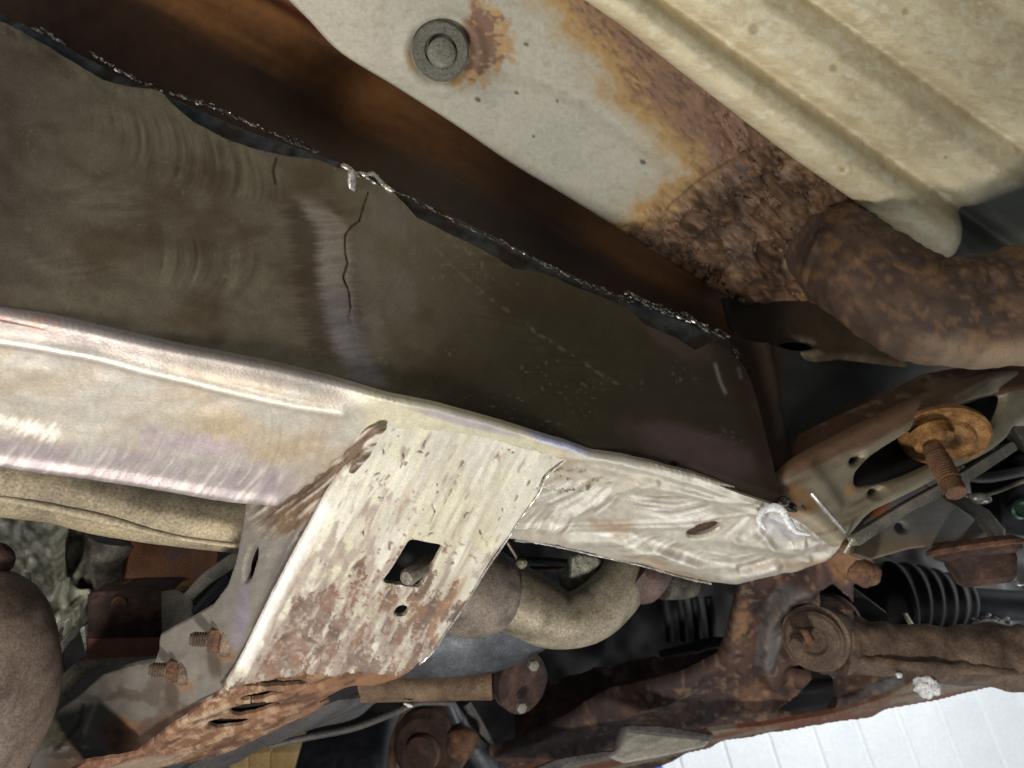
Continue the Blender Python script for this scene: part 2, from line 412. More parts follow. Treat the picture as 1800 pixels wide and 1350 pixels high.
def comb(d, t, w, soft=14, amp=14, s=0):
    '''band |d|<w whose edges are ragged like grinder strokes'''
    return ss(w, w-soft, np.abs(d)+amp*(vn(t/3.2, t*0+.3, s)-.5)*2)
def side_zones(X, Y):
    wl = fbm(X/40, Y/40, 3, 31); xc = np.interp(Y, [340, 372, 400, 440, 500, 560, 620, 680], [540, 560, 583, 588, 590, 600, 620, 652])
    g1 = comb(X-xc, Y, 40, 26, 7, 32)*ss(350, 385, Y+.25*(X-590)*-1)*ss(700, 660, Y)
    g2 = ss(.35, .8, blob(X, Y, 692, 372, 52, 60, 10)+.35*(streak(X, Y, 4, 14, 6, 60, 7, Y-400)-.5))+.8*ss(.35, .75, blob(X, Y, 700, 520, 38, 72, -14)+.2*(wl-.5))+.7*comb(X-(648+.1*(Y-500)), Y, 26, 14, 8, 33)*ss(400, 420, Y)*ss(640, 600, Y)
    g3 = ss(.3, .8, blob(X, Y, 1225, 790, 150, 46, 18)+.25*(wl-.5))*ss(1074, 1092, X)
    g4 = ss(.3, .7, blob(X, Y, 1190, 590, 86, 34, 32)+.2*(wl-.5))*ss(1118, 1136, X-.2*(Y-560))
    g5 = ss(.2, .8, blob(X, Y, 340, 278, 190, 58, 22))
    g6 = ss(.25, .8, blob(X, Y, 370, 470, 120, 62, 10)+.3*(wl-.5))
    return g1, np.clip(g2, 0, 1), g3, g4, g5, g6
def side_disp(X, Y):
    dk, t = pl(X, Y, crack); g1, g2, g3, g4, g5, g6 = side_zones(X, Y)
    z = -.0014*np.exp(-(dk/1.8)**2)*ss(590, 520, Y)*(.4+.6*vn(X/11, Y/11, 51))+.0011*np.exp(-((X-(578+(Y-420)*.22))/26)**2)*ss(340, 400, Y)*(1-ss(600, 680, Y))
    z += .0011*(fbm(X/110, Y/70, 3, 3)-.5)*2
    z += .0005*(streak(X, Y, 8, 26, 8, 90, 5, Y-(236+(X-180)*.36))-.5)*g5+.0003*(streak(X, Y, 20, 26, 7, 80, 9, Y-480)-.5)*g6
    z += .00018*(streak(X, Y, 84, 0, 5, 60, 6)-.5)*g1+.00025*(streak(X, Y, 4, 14, 6, 60, 7, Y-400)-.5)*g2
    z += .0016*ss(40, 0, pl(X, Y, top_edge)[0])*(fbm(X/26, Y/26, 3, 8)-.45)
    z -= .0012*ss(18, 0, pl(X, Y, crease)[0])
    return z
def side_paint(X, Y):
    g1, g2, g3, g4, g5, g6 = side_zones(X, Y)
    n = fbm(X/90, Y/60, 4, 11); n2 = fbm(X/14, Y/14, 3, 12)
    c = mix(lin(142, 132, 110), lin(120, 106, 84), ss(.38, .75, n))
    c = mix(c, lin(66, 58, 42), ss(600, 980, X+.4*(Y-500))*.9)  # darker brown to the right, with light falloff painted in
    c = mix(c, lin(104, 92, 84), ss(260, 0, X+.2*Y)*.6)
    sv = streak(X, Y, 84, 0, 5, 60, 6)
    c = mix(c, lin(96, 80, 66), .7*comb(X-560-.2*(Y-450), Y, 60, 30, 20, 34)*ss(660, 600, Y)*ss(330, 380, Y)); c = mix(c, mix(lin(204, 192, 178), lin(168, 160, 160), ss(480, 560, Y)), g1*(.5+.6*sv)); c = mix(c, lin(160, 148, 138), g2*(.30+.45*streak(X, Y, 4, 14, 6, 60, 7, Y-400)))
    c = mix(c, lin(118, 98, 96), g3*.8); c = mix(c, lin(104, 86, 80), g4*.8)
    s5 = streak(X, Y, 8, 26, 8, 90, 5, Y-(236+(X-180)*.36)); c = c*(1+(g5*1.1*(s5-.42)+g6*.9*(streak(X, Y, 20, 26, 7, 80, 9, Y-480)-.45)))[:, None]
    for (bx, by, rx, ry, an, sd) in ((880, 560, 90, 30, 30, 301), (840, 430, 90, 30, 30, 302), (180, 350, 110, 34, 16, 303), (430, 440, 46, 30, 0, 304), (110, 460, 120, 30, 12, 305), (1010, 640, 120, 30, 24, 306)):
        c = c*(1+.5*ss(.2, .8, blob(X, Y, bx, by, rx, ry, an))*(streak(X, Y, an+70, 10, 6, 70, sd, Y-by)-.4))[:, None]
    c = c*(.88+.24*n2)[:, None]
    # lighter scuffs and grinder flecks
    fl = ss(.80, .92, vn(X/7, Y/5, 40))*ss(.5, .7, fbm(X/60, Y/60, 2, 41)); c = mix(c, lin(170, 160, 150), fl*.4)
    sc_, _ = pl(X, Y, [(760, 430), (830, 500), (950, 590), (1090, 680)]); c = mix(c, lin(150, 140, 126), .5*np.exp(-(sc_/3)**2)*ss(.45, .7, vn(X/8, Y/8, 44)))
    for st_ in ([(1258, 640), (1266, 670), (1275, 690)], [(1298, 648), (1302, 664)]):
        q, _ = pl(X, Y, st_); c = mix(c, lin(190, 185, 180), .7*np.exp(-(q/3)**2))
    dk, _ = pl(X, Y, crack); c = mix(c, lin(26, 20, 16), ss(590, 520, Y)*np.exp(-(dk/(.7+1.9*vn(X/7, Y/7, 50)))**2))
    ck, _ = pl(X, Y, [(486, 278), (480, 300), (484, 322)]); c = mix(c, lin(24, 18, 14), .9*np.exp(-(ck/2.5)**2))
    cr, _ = pl(X, Y, crease); pk = ss(22, 4, cr)*ss(.4, .65, fbm(X/16, Y/10, 3, 61))*(ss(220, 100, X)+ss(480, 560, X)*ss(860, 700, X))
    c = mix(c, lin(170, 136, 120), .6*pk)
    bl = blob(X, Y, 1186, 815, 12, 7, 20); c = mix(c, lin(22, 20, 22), ss(.4, .8, bl))
    hb = ss(30, 0, np.abs(X-(1290+(Y-640)*.32)))*ss(600, 640, Y); c = mix(c, lin(70, 48, 40), .6*hb)
    r = .42-.06*g5-.06*g1+.1*n; m = .42+.1*g1+.1*g5
    return c, r, m
side_out = top_edge+[(x, y+3) for x, y in crease[::-1]]
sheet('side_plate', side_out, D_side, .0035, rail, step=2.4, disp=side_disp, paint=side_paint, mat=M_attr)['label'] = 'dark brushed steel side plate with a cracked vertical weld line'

# dark old flange seen through the scallops along the top seam
def flange_paint(X, Y):
    n = fbm(X/20, Y/12, 4, 71)
    c = mix(lin(74, 80, 84), lin(100, 104, 104), ss(.35, .7, n)); c = mix(c, lin(60, 34, 20), ss(.55, .7, fbm(X/50, Y/30, 3, 72))*.7)
    return c, .5, .3
flange = [(-260, -100), (-60, -8), (60, 52), (120, 84), (205, 132), (270, 156), (360, 198), (450, 236), (560, 272), (640, 304), (740, 352), (860, 412), (980, 472), (1090, 520), (1200, 566), (1280, 596), (1300, 640), (1210, 640), (1080, 570), (900, 490), (740, 410), (560, 310), (420, 300), (300, 240), (180, 190), (60, 110), (-60, 50), (-260, -30)]
sheet('upper_flange', flange, lambda X, Y: D_side(X, Y)+.008, .003, rail, step=3, paint=flange_paint,
      disp=lambda X, Y: .0015*(fbm(X/18, Y/18, 3, 73)-.5))
wl = lambda X, Y: D_side(X, Y)+.004
bead('weld_bead', [(62, 50), (90, 62), (115, 80)], M_weld, rail, wl, (2.5, 6), .05, 2)
bead('weld_bead', [(160, 92), (200, 118), (240, 140), (276, 158)], M_weld, rail, wl, (1.5, 3.4), .1, 3, jit=1.5)
bead('weld_bead', [(300, 162), (350, 180), (400, 198), (450, 222), (505, 244), (560, 268)], M_weld, rail, wl, (1.5, 3.8), .08, 4, jit=1.8)
bead('weld_bead', [(500, 240), (530, 252), (556, 266)], M_weld, rail, wl, (2.5, 4.5), .0, 44, jit=1.8)
bead('weld_bead', [(612, 300), (628, 310), (652, 314), (680, 326)], M_bright, rail, wl, (6, 9), .0, 5)
bead('weld_bead', [(690, 332), (750, 362), (820, 398), (880, 424), (960, 466), (1010, 490), (1060, 510), (1110, 528)], M_weld, rail, wl, (1.6, 3.8), .04, 6, jit=1.8, flat=.6)
bead('weld_bead', [(880, 424), (930, 450), (980, 474), (1010, 490)], M_bright, rail, wl, (1.0, 2.2), .7, 46, jit=2.2)
bead('weld_bead', [(1100, 514), (1180, 550), (1270, 586)], M_bright, rail, wl, (1.2, 2.8), .3, 47, jit=2.4)
bead('weld_bead', [(170, 98), (235, 138), (360, 182), (470, 228)], M_bright, rail, wl, (1.0, 2.4), .75, 48, jit=2)
bead('weld_bead', [(1100, 512), (1150, 540), (1200, 556), (1240, 575), (1278, 592)], M_weld, rail, wl, (2.2, 5), .04, 7)
bead('weld_bead', [(1290, 612), (1300, 640), (1312, 680)], M_weld, rail, wl, (1.6, 3), .1, 8)
lump('weld_drip', P(618, 322, float(D_side(np.array(618.), np.array(322.)))-.001), .0050, M_bright, rail, .3, 5, (.7, 1.9, .4))

# ---- pale underside
low_edge = [(-260, 785), (-60, 812), (0, 824), (60, 832), (140, 842), (220, 855), (300, 868), (370, 880), (440, 888), (485, 890), (500, 884), (512, 874), (524, 872), (538, 857), (552, 852), (560, 838), (576, 834), (586, 815), (604, 806), (612, 792), (636, 778), (700, 800), (760, 900), (880, 948), (960, 958), (1050, 978), (1130, 996), (1200, 1016), (1250, 1027), (1300, 1030), (1345, 1018), (1400, 1008), (1450, 990), (1478, 972)]
tip = [(1484, 955), (1470, 935), (1440, 915), (1405, 898)]
ridge = [(-260, 556), (-60, 588), (0, 598), (150, 623), (300, 660), (420, 690), (520, 712), (600, 724)]
fold1 = [(700, 742), (800, 764), (940, 800), (1060, 806), (1180, 838), (1290, 872), (1400, 905), (1440, 925)]
fold2 = [(900, 925), (1000, 930), (1120, 928), (1220, 925)]
fold3 = [(1000, 950), (1080, 952), (1160, 975), (1230, 1002), (1290, 1015), (1360, 1000)]
lip = [(-260, 773), (-60, 800), (0, 812), (140, 830), (300, 856), (400, 872), (485, 882)]
FANS = [(1010, 870, 90, 34, 60, 401), (1180, 890, 80, 26, 88, 402), (1140, 960, 110, 22, 70, 403), (960, 915, 60, 26, 40, 404), (1290, 925, 70, 24, 50, 405), (1300, 985, 90, 26, 84, 406), (1400, 950, 60, 26, 30, 407)]
def bot_disp(X, Y):
    z = .0020*np.exp(-(pl(X, Y, ridge)[0]/7)**2)
    cr, _ = pl(X, Y, crease); z -= .004*(1-ss(0, 32, cr))*ss(700, 560, X)
    z += .0016*np.exp(-(pl(X, Y, fold1)[0]/6)**2)*ss(900, 1050, X)+.0012*np.exp(-((pl(X, Y, fold1)[0]-17)/6)**2)*ss(1000, 1100, X)
    z += .0012*np.exp(-(pl(X, Y, fold2)[0]/4)**2)+.0022*np.exp(-(pl(X, Y, fold3)[0]/10)**2)-.0016*np.exp(-((pl(X, Y, fold3)[0]-20)/9)**2)
    z += .0022*np.exp(-(pl(X, Y, lip)[0]/9)**2)
    z += .0024*(fbm(X/130, Y/60, 3, 81)-.5)*2*ss(820, 950, X)+.0010*(fbm(X/130, Y/60, 3, 83)-.5)*2
    z += .0010*(fbm(X/26, Y/20, 3, 82)-.5)*ss(900, 1000, X)*2
    bl_ = np.interp(X, [0, 500], [820, 888]); z += .0004*(streak(X, Y, 50, 14, 6, 70, 84, Y-bl_)-.5)*ss(700, 820, Y+.1*X)*ss(640, 560, X)
    
    for sx, sy, rx, ry, an, k in FANS: z += .00042*ss(.2, .7, blob(X, Y, sx, sy, rx, ry, 10))*(streak(X, Y, an, 12, 5, 60, k, X-sx)-.5)
    for q_, w_, h_ in (([(940, 945), (1010, 900), (1090, 860), (1150, 846)], 9, .0022), ([(1080, 972), (1150, 968), (1220, 990), (1290, 996)], 7, .0026), ([(1290, 950), (1350, 962), (1420, 960), (1470, 950)], 7, .0022), ([(1300, 1000), (1370, 985), (1450, 972)], 6, -.002), ([(1340, 900), (1330, 930), (1360, 965), (1420, 985)], 7, .0022), ([(1120, 850), (1230, 872), (1330, 885), (1340, 900)], 5, .0018), ([(900, 925), (1040, 922), (1200, 918), (1330, 900)], 2.5, .0010)):
        z += h_*np.exp(-(pl(X, Y, q_)[0]/w_)**2)
    z += .0020*ss(.45, .8, blob(X, Y, 1400, 940, 60, 36, 20)*fbm(X/18, Y/18, 3, 85)*1.6)
    return z
def bot_paint(X, Y):
    n = fbm(X/80, Y/40, 4, 91); n2 = fbm(X/10, Y/10, 3, 92); Yr = Y-.2*X
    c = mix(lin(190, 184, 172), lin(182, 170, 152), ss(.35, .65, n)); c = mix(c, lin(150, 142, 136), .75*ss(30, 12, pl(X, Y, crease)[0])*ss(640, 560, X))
    c = mix(c, lin(196, 184, 178), ss(640, 560, Yr)*ss(400, 100, X)*.8)
    tan = blob(X, Y, 420, 760, 190, 40, 14); c = mix(c, lin(186, 160, 116), .75*ss(.25, .8, tan+.3*(n-.5))*.5)
    # two ragged grinder bands, their lilac sheen painted in
    b1 = ss(250, 225, Y-.18*X-575+fbm(X/12, Y/30, 2, 93)*30-0)*0
    ll = ss(752, 778, Y-.115*X+14*(fbm(X/9, Y/60, 2, 94)-.5))*ss(560, 480, X); bl_ = np.interp(X, [0, 500], [820, 888]); st = streak(X, Y, 50, 14, 6, 70, 84, Y-bl_)
    c = mix(c, lin(156, 144, 152), .75*ll*ss(.2, .6, st*.5+n*.6))
    c = mix(c, lin(220, 210, 200), .6*ll*ss(.50, .8, st))
    bnd = comb(Y-(778+.12*(X-330)), X-.6*Y, 26, 18, 10, 86)*ss(238, 252, X+.3*(Y-770))*ss(470, 380, X); c = mix(c, mix(lin(166, 148, 158), lin(196, 180, 180), st), .75*bnd)
    w1 = comb(Y-(742+.20*X), X+.9*Y, 17, 12, 12, 87)*ss(118, 90, X); c = mix(c, lin(240, 232, 220), .85*w1)
    c = mix(c, lin(240, 232, 215), .8*np.exp(-(pl(X, Y, ridge)[0]/6)**2))  # highlight along the bend painted in
    # right hand welded end
    R = ss(880, 960, X)
    c = mix(c, lin(206, 198, 180), .7*R); c = mix(c, lin(176, 150, 120), R*.7*ss(.56, .72, fbm(X/90, Y/30, 3, 96)))
    st2 = np.full(X.shape, .5)
    for sx, sy, rx, ry, an, k in FANS: st2 = st2+1.1*ss(.2, .7, blob(X, Y, sx, sy, rx, ry, 10))*(streak(X, Y, an, 12, 5, 60, k, X-sx)-.46); c = mix(c, lin(236, 230, 218), R*.8*ss(.55, .8, st2)); c = mix(c, lin(172, 158, 138), R*.35*ss(.42, .25, st2))
    c = mix(c, lin(218, 212, 182), .8*ss(600, 680, X)*ss(1010, 960, X)*ss(60, 0, Y-(745+.16*(X-660))))
    c = mix(c, lin(170, 158, 140), .35*R*ss(.6, .8, fbm(X/20, Y/14, 3, 99)))
    c = mix(c, lin(206, 202, 206), .7*ss(.3, .7, blob(X, Y, 1375, 925, 40, 22, 20)+.3*(fbm(X/14, Y/14, 3, 100)-.5)))
    bl = blob(X, Y, 985, 778, 70, 11, 17); c = mix(c, lin(186, 190, 214), .9*ss(.3, .7, bl))
    b2 = blob(X, Y, 820, 742, 130, 10, 14); c = mix(c, lin(168, 156, 168), .7*ss(.3, .8, b2))
    # gouges near the upper end of the bracket
    g = ss(.62, .70, fbm((X*.9-Y*.3)/12, (Y+.3*X)/7, 3, 101))*blob(X, Y, 1000, 845, 70, 22, 10)*1.6
    c = mix(c, lin(96, 80, 60), np.clip(g, 0, 1)*.9)
    pk = ss(26, 6, pl(X, Y, crease)[0])*ss(.42, .62, fbm(X/14, Y/8, 3, 102))*ss(180, 60, X); c = mix(c, lin(206, 168, 152), .7*pk)
    c = c*(.86+.28*n2)[:, None]
    return c, .36+.15*n, .42
hole_b = ell(1238, 932, 30, 9.5, -16)
sheet('bottom_plate', [(x, y) for x, y in crease]+tip[::-1]+low_edge[::-1], D_bot, .0035, rail, holes=[hole_b], step=2.4, disp=bot_disp, paint=bot_paint, mat=M_attr, roll=(7, .003))['label'] = 'pale ground underside with grinding marks and painted lilac sheen'
Dp = lambda x, y: float(D_bot(np.array(float(x)), np.array(float(y))))
sheet('hole_backing', ell(1238, 936, 40, 20, -16), lambda X, Y: D_bot(X, Y)+.012, .002, rail, step=4, mat=M_rustd)  # dark sheet added behind the hole
bead('weld_bead', [(1375, 882), (1400, 893), (1425, 910), (1450, 930), (1474, 952)], M_weld, rail, lambda X, Y: D_bot(X, Y)-.002, (3, 8), .05, 11, jit=4)
tube('edge_burr', [(x, y, Dp(x, y)+.002, 1.8) for x, y in ((905, 950), (960, 957), (1050, 977), (1130, 995), (1200, 1015), (1250, 1026))], M_bright, rail, 8, 12, rough=1.2, rscale=120)
tube('weld_wire', [(1426, 866, .70, 5), (1446, 890, .70, 4.5), (1484, 934, .71, 4)], M_bright, rail, 12, 6, rough=.2)
tube('weld_wire', [(1499, 948, .72, 3), (1492, 960, .72, 3), (1484, 972, .72, 2.5)], M_bright, rail, 10, 4, rough=.2)
tube('sealer_string', [(1346, 930, .69, 3), (1334, 912, .688, 5), (1348, 894, .69, 6), (1374, 896, .69, 6), (1386, 916, .69, 7), (1400, 934, .69, 5), (1424, 940, .69, 3)], M_sealer, rail, 16, 8, rough=.5, flat=.5)

# recessed brown channel between rail and floor
D_ch = dfit([(0, 60, .455), (600, 320, .55), (1250, 610, .775), (200, 0, .56), (600, 200, .66), (1000, 420, .80), (1250, 560, .90), (600, 60, .64), (900, 250, .75), (1250, 480, .90), (1420, 620, .98), (-40, -60, .52), (-260, -60, .43), (-260, -260, .50), (300, -300, .60), (600, -300, .60)])
def ch_paint(X, Y):
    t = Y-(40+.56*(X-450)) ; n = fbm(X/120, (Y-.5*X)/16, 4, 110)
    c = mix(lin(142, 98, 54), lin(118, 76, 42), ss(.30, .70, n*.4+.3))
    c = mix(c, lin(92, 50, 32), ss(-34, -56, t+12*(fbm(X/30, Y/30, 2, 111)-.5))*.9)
    c = mix(c, lin(52, 36, 24), ss(35, 100, t+20*(n-.5))*.9)  # darker towards the seam: recess shade painted in
    return c*(.85+.3*fbm(X/9, Y/9, 3, 112))[:, None], .55, .1
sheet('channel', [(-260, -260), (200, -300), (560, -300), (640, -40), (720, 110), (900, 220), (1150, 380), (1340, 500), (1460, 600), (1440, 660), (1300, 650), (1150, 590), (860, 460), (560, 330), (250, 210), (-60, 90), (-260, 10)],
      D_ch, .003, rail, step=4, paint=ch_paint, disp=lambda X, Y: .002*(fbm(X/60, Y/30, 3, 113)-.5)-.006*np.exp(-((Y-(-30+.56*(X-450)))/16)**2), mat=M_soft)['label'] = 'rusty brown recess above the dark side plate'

# end plate and dark web where the rail meets the body mount
def web_paint(X, Y):
    n = fbm(X/60, Y/40, 4, 120)
    c = mix(lin(44, 46, 46), lin(62, 62, 58), n)
    e = Y-(860-(X-1380)*.56); c = mix(c, lin(100, 72, 50), ss(-95, -50, e+30*(n-.5))*.9); c = mix(c, lin(74, 54, 42), ss(1392, 1350, X)*.8)
    c = mix(c, lin(120, 98, 50), .6*ss(.5, .8, blob(X, Y, 1520, 632, 26, 10)))
    return c*(.8+.4*fbm(X/8, Y/8, 3, 121))[:, None], .5, .2
D_web = dfit([(1300, 620, .80), (1370, 870, .745), (1560, 640, .95)])
sheet('end_web', [(1270, 585), (1320, 600), (1420, 622), (1560, 600), (1680, 620), (1740, 660), (1620, 720), (1500, 780), (1400, 846), (1368, 878), (1340, 800), (1310, 690)], D_web, .004, rail, step=3,
      paint=web_paint, disp=lambda X, Y: .004*(fbm(X/90, Y/60, 2, 122)-.5)+.004*np.exp(-((X-1362+(Y-700)*-.18)/10)**2), mat=M_attr)['label'] = 'blackened web plate at the rail end with rusty rim'

# ================================================================ FLOOR PAN
D_pan = dfit([(500, 0, .57), (1300, 520, .88), (1800, 0, .74)])
pan = thing('floor_pan', 'cream ribbed floor pan with grey sill panel and spreading rust at the top right', 'floor panel', (1300, 200, .75))
D_sill = lambda X, Y: D_pan(X, Y)+.004
rustline = [(960, -40), (985, 30), (1010, 60), (1070, 110), (1090, 160), (1140, 215), (1190, 260), (1210, 305), (1170, 335), (1140, 360), (1100, 390)]
def rust_side(X, Y):            # signed: positive = rusty side, ragged
    d = np.interp(Y, [-60, 0, 60, 110, 160, 215, 260, 305, 330, 345, 370, 400, 480, 640], [955, 965, 1010, 1060, 1075, 1135, 1180, 1205, 1175, 1150, 1120, 1085, 1060, 1040])
    return X-d+34*(fbm(X/22, Y/16, 4, 130)-.5)*2+10*(vn(X/5, Y/5, 131)-.5)
lump_rings = [(1215, 383, 30), (1370, 455, 52)]
def sill_disp(X, Y):
    rs = rust_side(X, Y); hv = ss(60, 160, rs+ (Y-250)*.6)
    z = .0013*ss(-10, 30, rs)*(fbm((X+Y)/34, (Y-X)/12, 4, 132)-.4)+hv*(.022*(np.abs(fbm(X/95, Y/60, 4, 133, .5)-.5)*2-.25)-.004*np.exp(-(np.abs(fbm((X+Y)/90, (Y-X)/36, 4, 335)-.5)/.012)**2)+.0026*(fbm((X+Y)/30, (Y-X)/16, 4, 333)-.5))
    r = np.hypot(X-776, (Y-92)*1.02); z += .0022*np.exp(-((r-68)/11)**2)-.003*ss(60, 48, r)
    for cx, cy, R in lump_rings:
        q = np.hypot(X-cx, (Y-cy)*1.25); z += .0025*np.exp(-((q-R)/8)**2)-.003*ss(R, R*.4, q)
    ck, _ = pl(X, Y, [(1340, 258), (1290, 282), (1250, 305), (1210, 335), (1170, 368)]); z -= .004*np.exp(-(ck/3)**2)
    gv, _ = pl(X, Y, [(860, 118), (950, 140), (1020, 175), (1110, 240), (1180, 290)]); z -= .0022*np.exp(-(gv/15)**2)
    z += .0004*(fbm(X/5, Y/5, 2, 134)-.5)
    return z
def sill_paint(X, Y):
    n = fbm(X/120, Y/80, 4, 140); n2 = fbm(X/7, Y/6, 3, 141); rs = rust_side(X, Y)
    c = mix(lin(176, 171, 154), lin(160, 158, 142), n)
    c = mix(c, lin(186, 178, 160), ss(760, 600, X)*.7)
    st = ss(.62, .74, fbm(X/16, Y/9, 3, 142))*.25; c = mix(c, lin(130, 124, 100), st)
    a = math.radians(-35)
    u = (X-815); v = (Y-72); r = np.hypot(u*.92, v)
    br = ss(92, 66, r+30*(fbm(X/12, Y/12, 4, 143)-.5)*2)*ss(12, 40, u+.25*v+60*(.5-0)+20*(fbm(X/20, Y/20, 2, 144)-.5))
    c = mix(c, lin(164, 128, 76), br*.85); c = mix(c, lin(118, 90, 72), br*ss(.40, .58, fbm(X/13, Y/10, 3, 145)+.4*(ss(75, 45, r)-.5)))
    c = mix(c, lin(190, 146, 100), .5*ss(.4, .8, blob(X, Y, 722, 110, 10, 26, -15)))
    c = mix(c, mix(lin(172, 142, 86), lin(150, 116, 70), n2), (.35*ss(-75, -15, rs)+.6*ss(-24, 12, rs)))
    br2 = ss(6, 84, rs+70*(fbm(X/16, Y/11, 4, 146)-.5)); c = mix(c, lin(118, 90, 72), br2*.95)
    c = mix(c, mix(lin(70, 53, 40), lin(98, 76, 56), ss(.4, .65, fbm(X/50, Y/34, 4, 156))), ss(262, 300, Y+.70*(X-1310))*ss(10, 60, rs))
    c = mix(c, lin(136, 104, 62), .5*ss(-10, 50, rs)*ss(.62, .72, fbm(X/24, Y/12, 4, 147)))
    c = mix(c, lin(66, 50, 38), .55*ss(-10, 50, rs)*ss(.52, .68, fbm((X+Y)/26+9, (Y-X)/9, 4, 148))); c = mix(c, lin(136, 102, 78), .5*ss(0, 50, rs)*ss(.52, .68, fbm((X+Y)/30, (Y-X)/8, 4, 155)))
    c = mix(c, lin(170, 140, 112), .25*ss(20, 60, rs)*ss(.88, .95, vn((X+Y)/9, (Y-X)/3.5, 149)))
    for (x, y, s) in ((908, 163, 5), (938, 240, 4), (925, 78, 6), (980, 178, 4), (840, 175, 7), (1130, 285, 7)):
        c = mix(c, lin(70, 62, 46), .85*ss(.3, .7, blob(X, Y, x, y, s, s*.7, 30)))
    c = mix(c, lin(150, 148, 118), .6*ss(.4, .8, blob(X, Y, 1390, 468, 18, 12)))
    return c*(.88+.24*n2)[:, None], .6, .05
sill_out = cat([(400, -300), (440, -160), (480, -60), (500, -8), (545, 40), (600, 96), (700, 158), (800, 222), (900, 290), (1000, 350), (1100, 413), (1200, 478), (1290, 530), (1340, 556), (1420, 600), (1540, 600), (1620, 520), (1640, 440), (1560, 380), (1400, 260), (1250, 150), (1120, 50), (1020, -60), (840, -300)], 6, True)
sheet('sill_panel', sill_out, D_sill, .003, pan, step=2.6, disp=sill_disp, paint=sill_paint, mat=M_soft, roll=(9, .006))['label'] = 'light grey painted panel rusting towards the cream ribs'
# rubber plug
plug = lathe('plug', P(775, 91, .617), P(775, 91, .635)*-1+np.array([0, .12, 0]), [(-.002, .0232), (.003, .0236), (.0055, .0215), (.0055, .0135), (.0015, .0128), (.0015, .0122)], mottled('grey_rubber', [T(84, 84, 74), T(104, 103, 92)], 50, .6, bump=.15), pan, 48)
lathe('plug_button', P(776, 95, .6145), P(775, 91, .635)*-1+np.array([0, .12, 0]), [(0, .0116), (.0045, .0116), (.0062, .0095), (.0066, .004)], mottled('grey_rubber_button', [T(94, 93, 82), T(112, 110, 98)], 60, .5, bump=.1), pan, 40)

# cream ribs
def rib_u(X, Y):     # distance across the ribs, 0 on the lower edge, growing up-right
    return ((X-1020)*math.sin(math.radians(35.2))-(Y-0)*math.cos(math.radians(35.2)))
RU = np.arange(-60, 700, 3.0)
RZ = np.interp(RU, [-60, 0, 15, 40, 62, 82, 90, 102, 120, 180, 222, 240, 250, 266, 350, 400, 420, 440, 700], [0, .005, .012, .014, .006, -.013, -.017, -.003, .003, .003, -.009, -.020, -.008, .000, .001, -.004, -.006, -.003, -.003])
RZ = np.convolve(np.pad(RZ, 3, 'edge'), np.array([1, 3, 5, 6, 5, 3, 1])/24.0, 'valid')
def rib_disp(X, Y):
    u = rib_u(X, Y)
    z = np.interp(u, RU, RZ)+.003*(fbm(X/120, Y/90, 2, 151)-.5)
    z += .0006*(fbm(X/12, Y/9, 3, 150)-.5)
    fall = ss(1655, 1735, X+.32*(Y-440)-30*0); z -= .05*fall*ss(340, 440, Y+.35*(X-1700))
    q = np.hypot(X-1468, Y-290); z += .0010*np.exp(-((q-11)/4)**2)
    return z
def rib_paint(X, Y):
    u_ = rib_u(X, Y)+6*(fbm(X/30, Y/30, 2, 164)-.5)
    n = fbm(X/60, Y/40, 4, 160); n2 = fbm((X+Y*.4)/22, (Y-.2*X)/9, 4, 161)
    c = mix(lin(220, 208, 172), lin(208, 194, 158), ss(.35, .7, n)); c = mix(c, lin(188, 168, 134), .45*ss(.52, .75, n2)); c = mix(c, lin(176, 160, 132), .5*np.exp(-((u_-86)/9)**2)); c = mix(c, lin(178, 164, 138), .5*np.exp(-((u_-240)/9)**2))  # grooves between the ribs darkened, their shade painted in
    c = mix(c, lin(226, 220, 192), .6*ss(.55, .7, fbm(X/16+4, Y/10, 3, 162)))
    for (x, y, s) in ((1468, 290, 6), (1460, 118, 9), (1590, 20, 8), (1320, 50, 12), (1660, 275, 4), (1440, 345, 5)):
        c = mix(c, lin(150, 128, 84), .6*ss(.3, .8, blob(X, Y, x, y, s, s)))
    f = ss(320, 400, Y+.42*(X-1700)); c = mix(c, lin(58, 62, 56), f*ss(1640, 1720, X+.3*(Y-430))*.95)  # dark end: partly dark paint, partly shade painted in
    return c*(.93+.14*fbm(X/5, Y/5, 2, 163))[:, None], .6, .03
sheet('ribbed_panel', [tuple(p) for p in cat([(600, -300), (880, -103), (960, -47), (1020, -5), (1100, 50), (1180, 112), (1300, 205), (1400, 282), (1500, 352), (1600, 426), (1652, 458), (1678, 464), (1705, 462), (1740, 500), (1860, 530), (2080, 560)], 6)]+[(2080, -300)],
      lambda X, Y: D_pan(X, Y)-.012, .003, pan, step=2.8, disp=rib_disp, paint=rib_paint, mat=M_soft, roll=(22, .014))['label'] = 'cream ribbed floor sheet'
# holed tab below the rust
def tab_paint(X, Y):
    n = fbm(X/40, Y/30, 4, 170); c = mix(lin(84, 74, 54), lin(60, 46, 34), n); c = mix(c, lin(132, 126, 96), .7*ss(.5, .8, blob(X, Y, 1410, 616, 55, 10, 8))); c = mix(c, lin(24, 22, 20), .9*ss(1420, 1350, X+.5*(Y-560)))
    return c*(.8+.4*fbm(X/8, Y/8, 3, 171))[:, None], .6, .1
sheet('holed_tab', [(1270, 520), (1400, 510), (1520, 520), (1600, 590), (1600, 640), (1480, 625), (1440, 630), (1380, 622), (1330, 610), (1290, 590)], dfit([(1300, 520, .91), (1450, 625, .86), (1560, 540, .93)]), .003, pan,
      holes=[ell(1402, 604, 30, 9, 3)], step=3, paint=tab_paint, mat=M_attr, roll=(8, .004))

